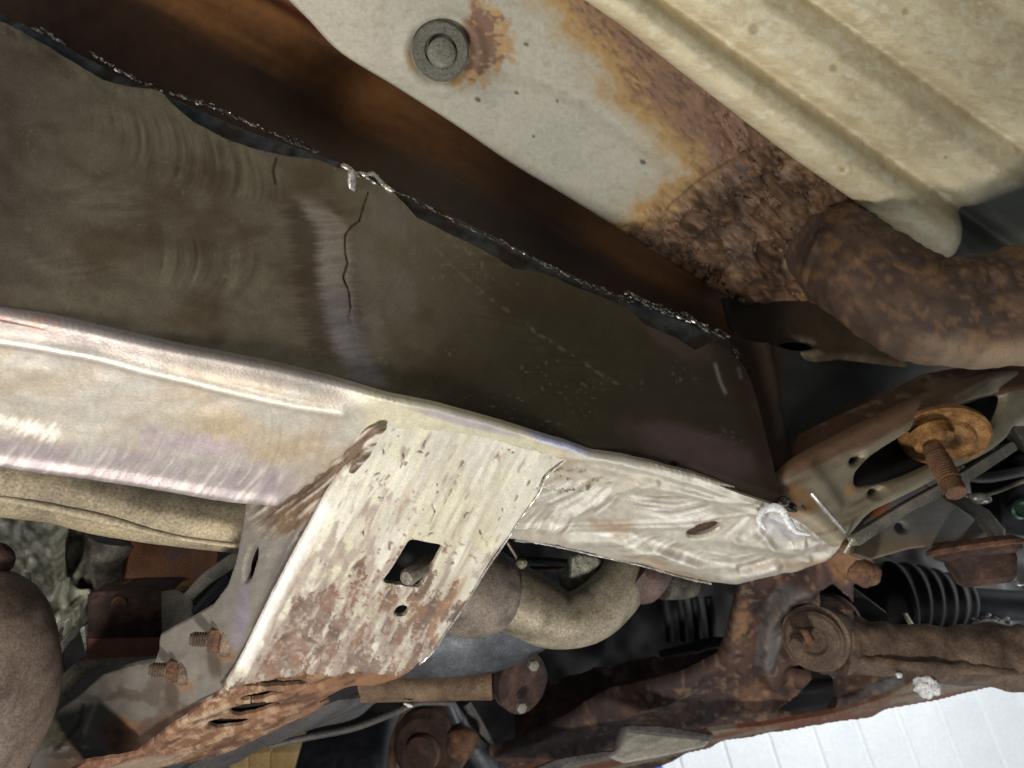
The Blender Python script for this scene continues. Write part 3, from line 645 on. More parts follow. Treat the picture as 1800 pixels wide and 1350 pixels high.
sheet('tab_hole_shade', ell(1404, 606, 46, 22), lambda X, Y: np.full(np.shape(X), .93), .003, pan, step=5, mat=M_blackmat)  # black sheet added behind the tab hole to stand for its shade

# ================================================================ BIG RUSTY PIPE top right
pp = thing('crossover_pipe', 'thick scaly rusty pipe curving below the cream ribs at the right edge', 'exhaust pipe', (1650, 540, .8))
def pipe_paint(l, th, N):
    n = fbm(l*16, np.cos(th)*2.5+5+np.sin(th), 5, 310, .6); n2 = fbm(l*60, np.cos(th)*9+20+np.sin(th)*4, 4, 311)
    c = mix(lin(84, 64, 50), lin(58, 45, 36), ss(.35, .65, n)); c = mix(c, lin(120, 90, 64), .5*ss(.58, .70, fbm(l*70+3, np.cos(th)*8+30+np.sin(th)*5, 4, 318))); c = mix(c, lin(62, 44, 34), .7*ss(.55, .68, n2)); c = mix(c, lin(150, 112, 66), .25*ss(.60, .74, fbm(l*22+9, np.cos(th)*5+3, 4, 312)))
    tan = ss(.35, .8, -N[:, 1]+.5*N[:, 2]*0+.6*(n-.5))*ss(.52, .34, l+.1*(n2-.5)); c = mix(c, lin(148, 128, 104), .8*tan)
    return c, .8, .03
tube('pipe', [(2100, 500, .73, 108), (1900, 520, .74, 108), (1800, 535, .75, 106), (1710, 550, .76, 100), (1620, 540, .77, 95), (1545, 500, .79, 92), (1488, 456, .83, 86), (1450, 420, .88, 76), (1425, 380, .98, 64)],
     attr_mat('scaly_pipe', 700, .3, .5, .0012), pp, 96, 20, rough=.15, rscale=16, seed=77, flat=.85, paint=pipe_paint)
# ================================================================ CROSSMEMBER with painted saddle bracket
xm = thing('crossmember', 'crossmember with cream scraped saddle and square hole, grey bolted side and orange rusty slotted underside', 'crossmember', (500, 1150, .6))
D_sad = dfit([(660, 750, .481), (820, 770, .514), (1000, 800, .561), (890, 950, .585), (740, 900, .533), (570, 880, .497), (480, 1050, .535), (400, 1210, .58), (560, 1200, .612), (700, 1190, .65), (790, 1100, .64), (600, 1030, .553)])
sad_out = cat([(664, 748), (700, 745), (760, 748), (850, 765), (940, 790), (1003, 800), (985, 815), (958, 838), (945, 870), (920, 905), (890, 950), (855, 1000), (820, 1060), (785, 1110), (760, 1148), (738, 1168), (718, 1186), (700, 1192),
                (660, 1188), (600, 1192), (540, 1190), (480, 1196), (430, 1206), (402, 1218), (384, 1226), (398, 1204), (424, 1160), (450, 1108), (478, 1050), (505, 1000), (535, 945), (562, 895), (575, 870), (598, 838), (622, 808), (645, 775)], 4, True)
sq = cat([(722, 950), (750, 954), (777, 961), (770, 978), (757, 1002), (742, 1028), (734, 1034), (705, 1030), (678, 1026), (676, 1018), (690, 998), (706, 972)], 3, True)
def sdir(X, Y):      # u across, v down the saddle
    a = math.radians(118); v = (X-820)*math.cos(a)+(Y-770)*math.sin(a); u = (X-820)*math.sin(a)-(Y-770)*math.cos(a)
    return u, v
def rust_m(X, Y):
    u, v = sdir(X, Y)
    return ss(.52, .60, fbm(u/15, v/40, 5, 180, .68)+.34*(ss(150, 400, v+.35*u)-.64)-.14*blob(X, Y, 640, 1080, 22, 110, 20)-.10*blob(X, Y, 745, 1150, 40, 30, 0)-.3*ss(60, 20, pl(X, Y, [(562, 895), (478, 1050), (424, 1160)])[0]))
marks = []
_r = random.Random(14)
for i in range(46):
    x = _r.uniform(600, 960); y = _r.uniform(762, 1060); a = math.radians(_r.gauss(118, 14)); l = _r.uniform(2, 7)*_r.choice((1, 1, 1, 2.6))
    if _r.random() < .3: a += .5
    marks.append((x, y, a, l, _r.uniform(.8, 2.2)))
def mark_m(X, Y):
    m = np.zeros(X.shape)
    for x, y, a, l, w in marks:
        s = (np.abs(X-x) < 30) & (np.abs(Y-y) < 30)
        if not s.any(): continue
        u = (X[s]-x)*math.cos(a)+(Y[s]-y)*math.sin(a); v = -(X[s]-x)*math.sin(a)+(Y[s]-y)*math.cos(a)+2.5*np.sin(u/5+x)
        m[s] = np.maximum(m[s], ss(1.25, .6, np.sqrt((u/l)**2+(v/w)**2)))
    return m
def sad_disp(X, Y):
    sh = X.shape; Xf = X.ravel(); Yf = Y.ravel(); u, v = sdir(Xf, Yf)
    z = .0006*(fbm(u/16, v/60, 3, 181)-.5)*2-.0009*rust_m(Xf, Yf)*(.5+fbm(Xf/6, Yf/6, 2, 182))-.0011*mark_m(Xf, Yf)
    z += .0022*np.exp(-((u+128+20*0)/9)**2)*0
    z += .0005*(fbm(Xf/9, Yf/7, 4, 183)-.5)*ss(150, 350, v)*3
    e = np.hypot(Xf-727, (Yf-992)); z += .0012*ss(72, 46, e)
    z += .0016*(fbm(Xf/60, Yf/60, 2, 184)-.5)
    return z.reshape(sh)
sadN = lambda X, Y: fbm(X/30, Y/30, 4, 190)
def sad_paint(X, Y):
    u, v = sdir(X, Y); n = fbm(u/30, v/110, 4, 191); n2 = fbm(X/7, Y/7, 3, 192)
    c = mix(lin(208, 204, 188), lin(190, 184, 164), ss(.35, .65, n))
    c = mix(c, lin(204, 200, 168), .5*ss(.5, .7, fbm(X/50+7, Y/40, 3, 193)))
    c = mix(c, lin(186, 180, 172), .6*ss(.46, .72, fbm(u/40+3, v/140, 3, 194))); c = c*(1+.22*(streak(X, Y, 28, 0, 2.6, 60, 340)-.5)*ss(-100, 60, v))[:, None]
    c = mix(c, lin(232, 228, 206), .35*ss(.50, .75, streak(X, Y, 28, 0, 14, 140, 195)))
    c = mix(c, lin(160, 142, 112), .5*ss(.58, .8, streak(X, Y, 28, 3, 8, 90, 196))*ss(-50, 200, v)); c = mix(c, lin(150, 132, 122), .75*ss(.46, .62, fbm(u/10, v/40, 4, 320)+.26*(ss(60, 380, v)-.8)))
    r = rust_m(X, Y); c = mix(c, mix(lin(128, 96, 74), lin(96, 76, 64), ss(.35, .65, fbm(X/20, Y/20, 3, 197))), r*.9)
    sp = ss(.70, .76, fbm(X/9, Y/7, 3, 198))*ss(60, 240, v)*ss(-40, 60, u+40+.2*v); c = mix(c, lin(128, 92, 70), sp*.9)
    sp2 = ss(.64, .70, fbm(X/8+50, Y/5, 3, 199))*ss(250, 330, v); c = mix(c, lin(196, 184, 170), sp2*.4); c = mix(c, lin(140, 122, 112), .5*ss(300, 400, v)*ss(.35, .6, fbm(u/20, v/12, 4, 321)))
    m = mark_m(X, Y); c = mix(c, lin(72, 52, 38), m*.9)
    bb = ss(.3, .7, blob(X, Y, 628, 800, 46, 16, -36)+.5*(n2-.5)); c = mix(c, lin(112, 78, 52), .75*bb)
    sd, _ = pl(X, Y, [(562, 895), (535, 945), (478, 1050), (424, 1160)]); c = mix(c, lin(238, 234, 226), .85*ss(26, 8, sd+6*(n2-.5)))  # pale left edge: highlight of the rolled edge painted in
    sr, _ = pl(X, Y, [(890, 950), (855, 1000), (820, 1060), (785, 1110)]); c = mix(c, lin(158, 124, 94), .55*ss(40, 26, sr)*ss(14, 24, sr)*ss(980, 1040, Y))
    return c*(.9+.2*n2)[:, None], .58, .06
small = ell(707, 1077, 12.5, 9.5, -20)
sheet('saddle_plate', sad_out, D_sad, .0035, xm, holes=[sq, small], step=2.2, disp=sad_disp, paint=sad_paint, mat=M_attr, roll=(4, .0014))['label'] = 'cream scraped saddle plate with a square hole'
bd = lathe('bolt_end', P(728, 1006, .575), (-.35, -.12, 1), [(-.03, .0068), (0, .0070), (.010, .0068), (.0135, .0050), (.0145, .002)], mottled('grey_bolt_end', [T(100, 92, 82), T(138, 128, 114)], 200, .5, metal=.2, bump=.3), xm, 28)
DS = lambda x, y: float(D_sad(np.array(float(x)), np.array(float(y))))
tube('edge_lip', [(x, y, DS(x, y)+.0015, 1.9) for x, y in ((1000, 804), (962, 838), (946, 869), (918, 908), (889, 952), (852, 1006), (818, 1063), (786, 1109), (760, 1147), (737, 1168))], M_bright, xm, 8, 10, rough=.9, rscale=120)
# inside of the box, blackened for the shade behind the square hole
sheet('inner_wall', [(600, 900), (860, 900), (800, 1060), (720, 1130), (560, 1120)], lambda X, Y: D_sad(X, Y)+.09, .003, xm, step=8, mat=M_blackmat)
D_xs = dfit([(574, 870, .505), (400, 1215, .588), (90, 1240, .75)])
side_o = [(430, 872), (480, 850), (560, 790), (640, 752), (670, 748), (640, 800), (605, 850), (575, 885), (548, 930), (515, 990), (488, 1044), (460, 1100), (434, 1154), (400, 1215), (352, 1252), (310, 1278), (285, 1320), (240, 1352), (60, 1400), (40, 1372), (62, 1300), (88, 1256),
          (130, 1226), (180, 1182), (228, 1168), (268, 1162), (276, 1140), (278, 1116), (304, 1100), (336, 1084), (372, 1062), (396, 1030), (410, 990), (420, 940), (428, 905)]
def xs_paint(X, Y):
    n = fbm(X/60, Y/50, 4, 200); n2 = fbm(X/9, Y/9, 3, 201)
    c = mix(lin(136, 130, 120), lin(118, 112, 104), n)
    c = mix(c, lin(134, 126, 142), .6*ss(.4, .8, blob(X, Y, 425, 1080, 16, 80, 8)))
    c = mix(c, lin(134, 104, 84), .85*ss(.5, .68, n*.5+ss(30, 150, (Y-1130)+.45*(X-330))*.45+.2*(n2-.5)))
    c = mix(c, lin(146, 106, 72), .9*ss(.4, .7, blob(X, Y, 205, 1290, 38, 40, 10)+.4*(n-.5)))
    c = mix(c, lin(98, 94, 64), .8*ss(.3, .7, blob(X, Y, 105, 1280, 45, 40, 0)))
    c = mix(c, lin(120, 92, 66), .8*ss(.45, .7, blob(X, Y, 520, 905, 60, 30, -40)+.4*(n2-.5)))
    c = mix(c, lin(205, 190, 172), .7*ss(.66, .76, fbm((X-Y*.5)/16, (Y+X)/5, 3, 203))*blob(X, Y, 500, 920, 60, 60, 0))
    c = mix(c, lin(208, 188, 170), .8*ss(.58, .68, fbm(X/10, Y/8, 3, 204))*ss(.3, .6, blob(X, Y, 125, 1310, 42, 26, -30)))
    for qx, qy in ((318, 1205), (392, 1152)):
        c = mix(c, lin(76, 58, 46), .7*ss(.3, .8, blob(X, Y, qx-16, qy+14, 16, 36, -6)+.3*(n2-.5))); c = mix(c, lin(150, 108, 76), .7*ss(.35, .8, blob(X, Y, qx+8, qy, 18, 16, 0)+.3*(n2-.5)))
    c = mix(c, lin(84, 68, 56), .6*ss(.52, .66, fbm(X/34, Y/26, 4, 334))*ss(1150, 1230, Y+.2*(X-200)))
    tz = ss(60, 0, pl(X, Y, [(480, 900), (560, 862), (610, 812), (655, 764)])[0]); s7 = streak(X, Y, 52, 0, 5, 46, 330)
    c = mix(c, lin(118, 94, 72), tz*.8); c = mix(c, lin(222, 214, 198), tz*ss(.50, .66, s7)*.9); c = mix(c, lin(52, 40, 30), tz*ss(.36, .22, s7)*.9)
    c = mix(c, lin(208, 186, 168), .7*np.exp(-(pl(X, Y, [(168, 1238), (158, 1262), (150, 1284)])[0]/4)**2))
    ck, _ = pl(X, Y, [(146, 1240), (140, 1272), (128, 1290), (104, 1312)]); c = mix(c, lin(50, 36, 26), .85*np.exp(-(ck/4)**2))
    return c*(.86+.28*n2)[:, None], .6, .2
def xs_disp(X, Y):
    z = .0014*(fbm(X/50, Y/50, 3, 205)-.5)*2
    for cx, cy in ((318, 1178), (392, 1125)): z += .002*ss(34, 16, np.hypot(X-cx, Y-cy))
    z += .005*blob(X, Y, 110, 1310, 55, 34, -30)*(fbm(X/14, Y/12, 3, 206))
    tz = ss(60, 0, pl(X, Y, [(480, 900), (560, 862), (610, 812), (655, 764)])[0]); z += .003*tz*(streak(X, Y, 52, 0, 5, 46, 330)-.5)
    g, _ = pl(X, Y, [(520, 900), (480, 990), (440, 1090)]); z -= .002*np.exp(-((g)/12)**2)
    return z
slot = ell(439, 991, 33, 8.5, -76)
sheet('side_wall', side_o, D_xs, .004, xm, holes=[slot], step=2.6, disp=xs_disp, paint=xs_paint, mat=M_attr, roll=(6, .003))['label'] = 'grey side wall with two bolts and an oval hole'
sheet('slot_shade', ell(445, 991, 48, 30, -76), lambda X, Y: D_xs(X, Y)+.02, .002, xm, step=5, mat=M_blackmat)  # black sheet added for the shade inside the oval slot
for cx, cy in ((306, 1176), (380, 1123)):
    d = float(D_xs(np.array(float(cx)), np.array(float(cy)))); ax = np.array([-.96, .12, .25])
    c0 = P(cx+14, cy+2, d-.002)
    b = lathe('bolt', c0, ax, [(-.006, .0125), (.001, .0125), (.0018, .0110), (.002, .0058), (.012, .0058)]+[(.0125+.001*i, .0059 if i % 2 == 0 else .0050) for i in range(12)]+[(.0256, .0042)], M_mud, xm, 26)
    hexnut('nut', c0+ax/np.linalg.norm(ax)*.002, ax, .0102, .0095, M_rust, b)
D_xb = dfit([(400, 1212, .586), (700, 1190, .652), (300, 1325, .66)])
def xb_paint(X, Y):
    n = fbm(X/70, (Y+.3*X)/14, 4, 210); n2 = fbm(X/12, (Y+.3*X)/5, 4, 211)
    c = mix(lin(136, 98, 68), lin(108, 78, 58), n); c = mix(c, lin(184, 154, 124), .65*ss(.5, .7, n2)*ss(640, 420, X+.8*(Y-1230)))
    c = mix(c, lin(70, 48, 36), .8*ss(.52, .68, fbm(X/34, (Y+.36*X)/6, 4, 212))); c = mix(c, lin(196, 172, 146), .6*ss(.60, .72, fbm(X/40, (Y+.36*X)/4, 4, 219))*ss(560, 420, X))
    c = mix(c, lin(120, 78, 62), .5*ss(340, 230, X)); c = mix(c, lin(150, 136, 116), .7*ss(.4, .7, blob(X, Y, 220, 1355, 120, 18, -16)))
    return c*(.85+.3*fbm(X/6, Y/5, 2, 213))[:, None], .75, .05
hs = [cat([(430, 1204), (470, 1200), (528, 1200), (538, 1206), (500, 1210), (438, 1211)], 3, True), ell(460, 1226, 38, 5.5, -8), cat([(404, 1250), (430, 1240), (470, 1237), (494, 1241), (472, 1252), (440, 1258), (412, 1259)], 3, True), ell(402, 1273, 36, 8, -4),
      cat([(558, 1238), (590, 1222), (612, 1211), (650, 1208), (625, 1218), (590, 1232)], 3, True)]
sheet('underside', [(372, 1232), (402, 1212), (440, 1196), (520, 1184), (620, 1182), (700, 1186), (712, 1190), (690, 1198), (640, 1212), (600, 1228), (556, 1250), (520, 1268), (470, 1292), (400, 1325), (330, 1344), (250, 1362), (180, 1400), (60, 1400), (150, 1345), (240, 1330), (290, 1290)],
      D_xb, .003, xm, holes=hs, step=2.2, disp=lambda X, Y: .0022*(fbm(X/60, (Y+.36*X)/7, 4, 214)-.5)*2, paint=xb_paint, mat=M_attr, roll=(5, .002))['label'] = 'orange rusty slotted underside'
sheet('underside_shade', [(380, 1222), (680, 1198), (560, 1244), (400, 1320), (300, 1320)], lambda X, Y: D_xb(X, Y)+.02, .002, xm, step=8, mat=M_blackmat)  # black sheet added so the slots read as shaded

# ================================================================ left cluster
hs_ = thing('heat_shield_tube', 'dusty tan shielded tube passing behind the rail towards the grey crossmember', 'exhaust pipe', (200, 900, .6))
tube('shell', [(-320, 840, .60, 52), (-120, 846, .60, 52), (0, 856, .60, 52), (100, 868, .61, 52), (200, 893, .62, 50), (300, 912, .63, 46), (440, 930, .65, 44)], M_tanpipe, hs_, 44, 10, rough=.03, seed=31)
tube('seam', [(-320, 866, .553, 6), (-120, 872, .553, 6), (0, 878, .553, 7), (90, 892, .562, 8), (180, 912, .575, 9), (280, 938, .587, 6), (330, 948, .592, 5), (440, 962, .61, 5)], M_tanpipe, hs_, 16, 10, rough=.3, rscale=60, seed=32)

gb = thing('gearbox_casing', 'cast aluminium gearbox casing with ribs behind the tan tube at the left', 'gearbox', (90, 1010, .85))
def gb_disp(X, Y):
    z = .012*(fbm(X/60, Y/60, 3, 220)-.5)*2+.006*(fbm(X/14, Y/14, 4, 221)-.4)*ss(150, 90, X)
    for p, w, h in (([(118, 900), (108, 1000), (112, 1060)], 7, .02), ([(40, 1060), (100, 1050), (160, 1050)], 7, .018), ([(100, 1050), (60, 1100)], 8, .016), ([(170, 900), (150, 990), (120, 1040)], 9, .018), ([(100, 1120), (150, 1060)], 7, .02)):
        q, _ = pl(X, Y, p); z += h*np.exp(-(q/w)**2)
    z -= .03*ss(.4, .7, blob(X, Y, 132, 960, 22, 60, 14)); return z
def gb_paint(X, Y):
    n = fbm(X/10, Y/10, 4, 222); c = mix(lin(130, 130, 116), lin(190, 188, 170), ss(.35, .65, n)); c = mix(c, lin(86, 80, 60), .6*ss(.5, .65, fbm(X/30, Y/30, 3, 223)))
    return c, .5, .35
sheet('casing', [(-80, 880), (230, 880), (235, 1030), (160, 1050), (150, 1080), (110, 1135), (85, 1146), (60, 1110), (-80, 1080)], dfit([(0, 900, .86), (200, 900, .93), (80, 1120, .80)]), .02, gb, step=3, disp=gb_disp, paint=gb_paint, mat=M_attr, roll=(8, .01))
tube('boss', [(46, 1010, .79, 8), (46, 1034, .78, 8)], M_cast, gb, 16, 4)
tube('boss', [(98, 1118, .79, 12), (92, 1134, .78, 13)], M_cast, gb, 20, 4, rough=.2)
box('rib', [P(102, 1140, .80), P(86, 1142, .80), P(146, 1058, .84), P(164, 1056, .84)], M_cast, gb, (0, 0, -.03))
tube('outlet', [(205, 945, .88, 46), (190, 1000, .88, 44), (178, 1034, .88, 42)], M_castd, gb, 32, 6, rough=.08)

mt = thing('engine_mount', 'rust brown block mount between grey crossmember and gearbox casing', 'engine mount', (220, 1100, .8))
fr = box('block', [P(152, 1046, .80), P(162, 1040, .80), P(280, 1038, .80), P(291, 1048, .80), P(290, 1080, .79), P(284, 1122, .78), P(152, 1122, .78)], M_rustd, mt, (0, 0, -.06), .003)
box('lower_face', [P(153, 1122, .779), P(284, 1120, .779), P(280, 1154, .80), P(150, 1160, .80)], mottled('red_oxide', [T(108, 66, 48), T(132, 84, 62)], 40, .8, bump=.3), mt, (0, 0, -.05), .003)
lathe('bolt_ring', P(212, 1062, .797), (0, 0, 1), [(0, .009), (.003, .009), (.004, .007), (.002, .005), (.002, .003)], M_rust, mt, 24)
box('edge_strip', [P(140, 1106, .80), P(148, 1100, .80), P(153, 1140, .80), P(150, 1148, .80)], M_bright, mt, (0, 0, -.03), .001)
box('saddle', [P(228, 948, .87), P(340, 960, .88), P(334, 1032, .86), P(214, 1028, .85)], mottled('burnt_brown', [T(96, 62, 40), T(132, 84, 52), T(100, 90, 84)], 18, .7, bump=.3), mt, (0, 0, -.08), .006)
box('ledge', [P(212, 1026, .83), P(318, 1026, .84), P(322, 1040, .82), P(210, 1040, .81)], M_orange, mt, (0, 0, -.03), .003)
sheet('side_tab', [(284, 1040), (310, 1036), (336, 1052), (338, 1078), (290, 1120), (284, 1122)], dfit([(284, 1040, .80), (338, 1060, .78), (290, 1120, .75)]), .004, mt, step=4, mat=M_grey)
rl = thing('hose_bracket', 'small greenish bracket arm beside the tan tube left of the oval hole', 'bracket', (370, 1000, .8))
tube('arm', [(330, 1050, .78, 9), (360, 1020, .78, 11), (395, 995, .77, 12), (430, 972, .76, 12)], M_olive, rl, 16, 6, flat=.5)
tube('rod', [(342, 1076, .77, 8), (372, 1046, .77, 9), (405, 1012, .76, 8)], M_black, rl, 14, 6)

cy = thing('muffler', 'large dark brown rounded muffler body at the lower left corner', 'muffler', (0, 1190, .6))
tube('body', [(-95, 1010, .60, 60), (-92, 1040, .60, 115), (-90, 1090, .60, 150), (-88, 1180, .60, 168), (-90, 1260, .60, 164), (-98, 1330, .60, 140), (-110, 1400, .60, 110)], mottled('brown_grey_shell', [T(82, 68, 60), T(120, 104, 92), T(138, 122, 108)], 30, .6, metal=.15, bump=.25), cy, 56, 12, rough=.02)
lump('inlet', P(-12, 985, .62), .0155, M_rustd, cy, .05, 4)
st = thing('support_strut', 'thin brown strut reaching from muffler to engine mount', 'strut', (130, 1190, .7))
tube('arm', [(60, 1270, .80, 14), (110, 1210, .82, 16), (150, 1170, .84, 15), (185, 1158, .86, 14)], M_castd, st, 18, 8, flat=.6)
tube('pin', [(107, 1130, .85, 3), (112, 1190, .84, 3)], M_rustd, st, 10, 4)

# ================================================================ centre exhaust
ex = thing('exhaust_pipe', 'pale brown exhaust pipe with a U bend and clamped joint behind the saddle', 'exhaust pipe', (980, 1060, .8))
tube('joint', [(780, 1030, .76, 76), (812, 1034, .76, 76), (820, 1036, .76, 81), (840, 1038, .765, 79), (846, 1038, .77, 70), (858, 1039, .77, 73), (868, 1040, .775, 68), (884, 1040, .78, 62), (900, 1042, .78, 58)], mottled('mauve_brown_steel', [T(86, 78, 70), T(126, 116, 104), T(148, 134, 118)], 40, .65, metal=.2, bump=.5), ex, 48, 6, rough=.02)
tube('bend', [(880, 1040, .78, 62), (925, 1062, .78, 58), (965, 1082, .78, 55), (1003, 1090, .78, 48), (1045, 1074, .785, 49), (1080, 1042, .795, 47), (1098, 1010, .81, 44), (1108, 985, .84, 42)], M_pipe, ex, 48, 12, rough=.03, seed=12)
tube('return_pipe', [(1030, 1030, .90, 30), (1060, 990, .88, 34), (1110, 985, .87, 36), (1150, 1000, .86, 34)], M_pipe, ex, 32, 8, rough=.03)
tube('flange', [(1120, 1000, .80, 44), (1140, 1016, .80, 46), (1152, 1024, .80, 44), (1160, 1030, .80, 36)], mottled('mauve_rust', [T(72, 58, 54), T(108, 90, 82)], 40, .7, bump=.5), ex, 32, 5)
lathe('flange_bolt', P(1146, 1006, .765), (-.2, .3, 1), [(0, .008), (.005, .008), (.006, .005)], M_rustd, ex, 6)
tube('tail', [(1165, 1028, .86, 26), (1195, 1028, .87, 25), (1212, 1026, .88, 24)], M_castd, ex, 28, 5)
hb = thing('alloy_lug', 'grey cast lug hanging between rail edge and exhaust U bend', 'casting', (1020, 1010, .85))
sheet('lug', cat([(1008, 975), (1056, 980), (1050, 1010), (1040, 1036), (1024, 1050), (1000, 1050), (986, 1036), (984, 1018), (1000, 1008)], 4, True), lambda X, Y: np.full(np.shape(X), .80), .03, hb, step=2.5, mat=M_cast, roll=(7, .006), disp=lambda X, Y: .002*(fbm(X/7, Y/7, 3, 231)-.5))
hn = thing('hanger_rod', 'thin steel hanger rod with bright nut under the rail edge', 'hanger', (910, 980, .8))
tube('rod', [(892, 954, .75, 2.5), (905, 975, .75, 2.5), (915, 992, .75, 3)], M_pipe, hn, 10, 4)
lump('nut', P(917, 990, .745), .0055, M_pipe, hn, .2, 6)
tube('line', [(880, 982, .84, 7), (960, 985, .85, 6), (1010, 990, .86, 6)], M_black, hn, 12, 4)
tube('line', [(880, 1000, .84, 5), (960, 1000, .85, 5), (1010, 1000, .86, 5)], M_rustd, hn, 12, 4)

dm = thing('resonator', 'dark blue grey rounded resonator below the exhaust joint', 'resonator', (820, 1140, .85))
tube('body', [(600, 1130, .90, 40), (640, 1120, .90, 66), (720, 1110, .90, 84), (820, 1095, .91, 92), (900, 1075, .92, 84), (960, 1055, .93, 66), (1000, 1040, .94, 40)], M_bluegrey, dm, 48, 12, rough=.015)
ds = thing('propeller_shaft', 'brown drive shaft tube ending at a round flange with two bright bolts', 'drive shaft', (780, 1210, .85))
tube('shaft', [(560, 1208, .86, 26), (700, 1206, .87, 26), (830, 1203, .88, 26), (862, 1202, .88, 27), (864, 1202, .88, 24)], mottled('brown_shaft', [T(74, 56, 44), T(112, 90, 68), T(142, 122, 96)], 25, .7, bump=.3), ds, 36, 6)
fl = lathe('flange', P(920, 1200, .90), (.75, .05, 1), [(-.06, .018), (-.02, .02), (-.015, .036), (0, .037), (.004, .030), (.002, .024)], M_rustd, ds, 32, rough=.06)
for x, y in ((935, 1168), (914, 1242)): lathe('bolt', P(x, y, .872), (.5, 0, 1), [(0, .0065), (.006, .0065), (.0075, .004)], M_olive, fl, 6)

gs = thing('grey_guard', 'smooth dark grey curved guard strip below the slotted crossmember underside', 'guard', (560, 1270, .8))
sheet('guard', cat([(280, 1400), (330, 1352), (372, 1330), (430, 1302), (500, 1268), (560, 1240), (600, 1230), (664, 1232), (655, 1246), (630, 1266), (590, 1278), (530, 1284), (505, 1290), (490, 1298), (470, 1298), (440, 1316), (420, 1336), (380, 1352), (360, 1400)], 5, True),
      dfit([(350, 1350, .80), (640, 1235, .88), (480, 1300, .84)]), .004, gs, step=3, disp=lambda X, Y: .01*blob(X, Y, 480, 1290, 200, 18, -25), mat=M_dgrey, roll=(9, .006))
tube('rod', [(470, 1312, .80, 4), (540, 1296, .82, 6), (620, 1280, .84, 6), (690, 1254, .86, 6), (735, 1236, .88, 5), (800, 1236, .90, 5)], M_dgrey, gs, 16, 8)
bead('drip', [(714, 1240), (720, 1242)], M_sealer, gs, lambda X, Y: .85+0*X, (2.5, 4), 0, 3)

# things far behind, under the car
ty = thing('tyre', 'black tyre seen low between grey guard and brown hub', 'tyre', (640, 1330, 1.5))
tube('tread', [(556, 1500, 1.5, 240), (560, 1500, 1.5, 262), (580, 1500, 1.5, 268), (660, 1500, 1.5, 268), (690, 1500, 1.5, 262), (700, 1500, 1.5, 235)], M_black, ty, 64, 4)
rt = thing('brake_hub', 'rusty brown wheel hub behind a curved backing rim at the bottom edge', 'wheel hub', (750, 1310, 1.3))
tube('backing_rim', [(720, 1238, 1.28, 7), (704, 1272, 1.28, 7), (692, 1310, 1.28, 8), (688, 1370, 1.28, 8)], M_rust, rt, 16, 8)
lathe('hub', P(752, 1315, 1.25), (-.3, .1, 1), [(-.05, .062), (0, .064), (.012, .052), (.014, .03), (.03, .028), (.034, .012)], M_rustd, rt, 40, rough=.05)
kn = thing('steering_knuckle', 'grey and rusty knuckle arm beside the brown hub at the bottom edge', 'knuckle', (830, 1300, 1.15))
tube('arm', [(790, 1232, 1.12, 8), (805, 1265, 1.12, 13), (822, 1300, 1.12, 17), (850, 1335, 1.12, 20), (880, 1400, 1.12, 22)], M_bluegrey, kn, 24, 8, rough=.15)
lump('joint', P(812, 1305, 1.10), .024, M_rust, kn, .25, 17)
tube('link', [(820, 1236, 1.14, 8), (842, 1275, 1.14, 9), (868, 1325, 1.14, 9), (900, 1400, 1.14, 9)], M_dgrey, kn, 16, 6)
bx = thing('lumber_stack', 'pale yellow boards lying beyond the car at the bottom left edge', 'lumber', (460, 1340, 2.2))
for i, (x0, x1) in enumerate(((402, 436), (437, 474), (475, 537))):
    box('board', [P(x0, 1328-i*2, 2.2), P(x1, 1325-i*2, 2.2), P(x1, 1420, 2.2), P(x0, 1420, 2.2)], M_wood, bx, (0, 0, -.3), .004)
jg = thing('plastic_jug', 'row of white plastic jug tops beyond the pale boards', 'jug', (510, 1315, 2.5), None)
for i, x in enumerate((484, 496, 513, 528)): lump('cap', P(x, 1318-i*3, 2.45), .018+.004*(i > 0), M_white, jg, .05, 3+i, (.75, 1.3, 1))
cr = thing('ribbed_duct', 'light grey ribbed duct standing between pale boards and black tyre', 'duct', (550, 1330, 2.0))
tube('duct', [(551, 1295, 1.9, 14), (549, 1330, 1.9, 14), (547, 1420, 1.9, 14)], M_olive, cr, 20, 14, ribs=lambda t: .12*np.sin(t*60))

# ================================================================ right: body mount arm
bm_ = thing('body_mount_arm', 'dusty grey steel arm with big oval opening right of the white rail end', 'mounting arm', (1600, 800, .8))
D_arm = dfit([(1380, 860, .715), (1800, 680, .93), (1500, 930, .74)])
arm_o = cat([(1372, 880), (1374, 850), (1384, 825), (1412, 800), (1470, 768), (1550, 728), (1640, 686), (1730, 656), (1800, 645), (1880, 640), (1880, 740), (1800, 745), (1776, 770), (1742, 796), (1690, 822), (1640, 850), (1580, 880), (1540, 900), (1515, 925), (1492, 952), (1480, 958), (1440, 925), (1400, 900)], 4, True)
arm_h = cat([(1506, 848), (1510, 828), (1535, 802), (1580, 772), (1640, 735), (1700, 706), (1740, 695), (1768, 692), (1768, 712), (1756, 738), (1738, 760), (1700, 785), (1640, 816), (1590, 838), (1545, 850), (1515, 853)], 4, True)
def arm_paint(X, Y):
    n = fbm((X+Y)/60, (Y+.5*X)/14, 4, 240); n2 = fbm(X/9, Y/9, 3, 241); e = Y-(860-(X-1380)*.5)
    c = mix(lin(164, 156, 134), lin(140, 128, 106), n); c = mix(c, lin(122, 88, 64), .8*ss(.48, .66, n*.6+.35*ss(40, -30, e)+.15*n2))
    c = mix(c, lin(150, 104, 60), .7*ss(.4, .7, blob(X, Y, 1410, 880, 40, 30, 30)+.3*(n2-.5)))
    c = mix(c, lin(190, 150, 100), .7*ss(.4, .7, blob(X, Y, 1497, 862, 14, 18, 30)+.4*(n2-.5)))
    return c*(.86+.28*n2)[:, None], .55, .2
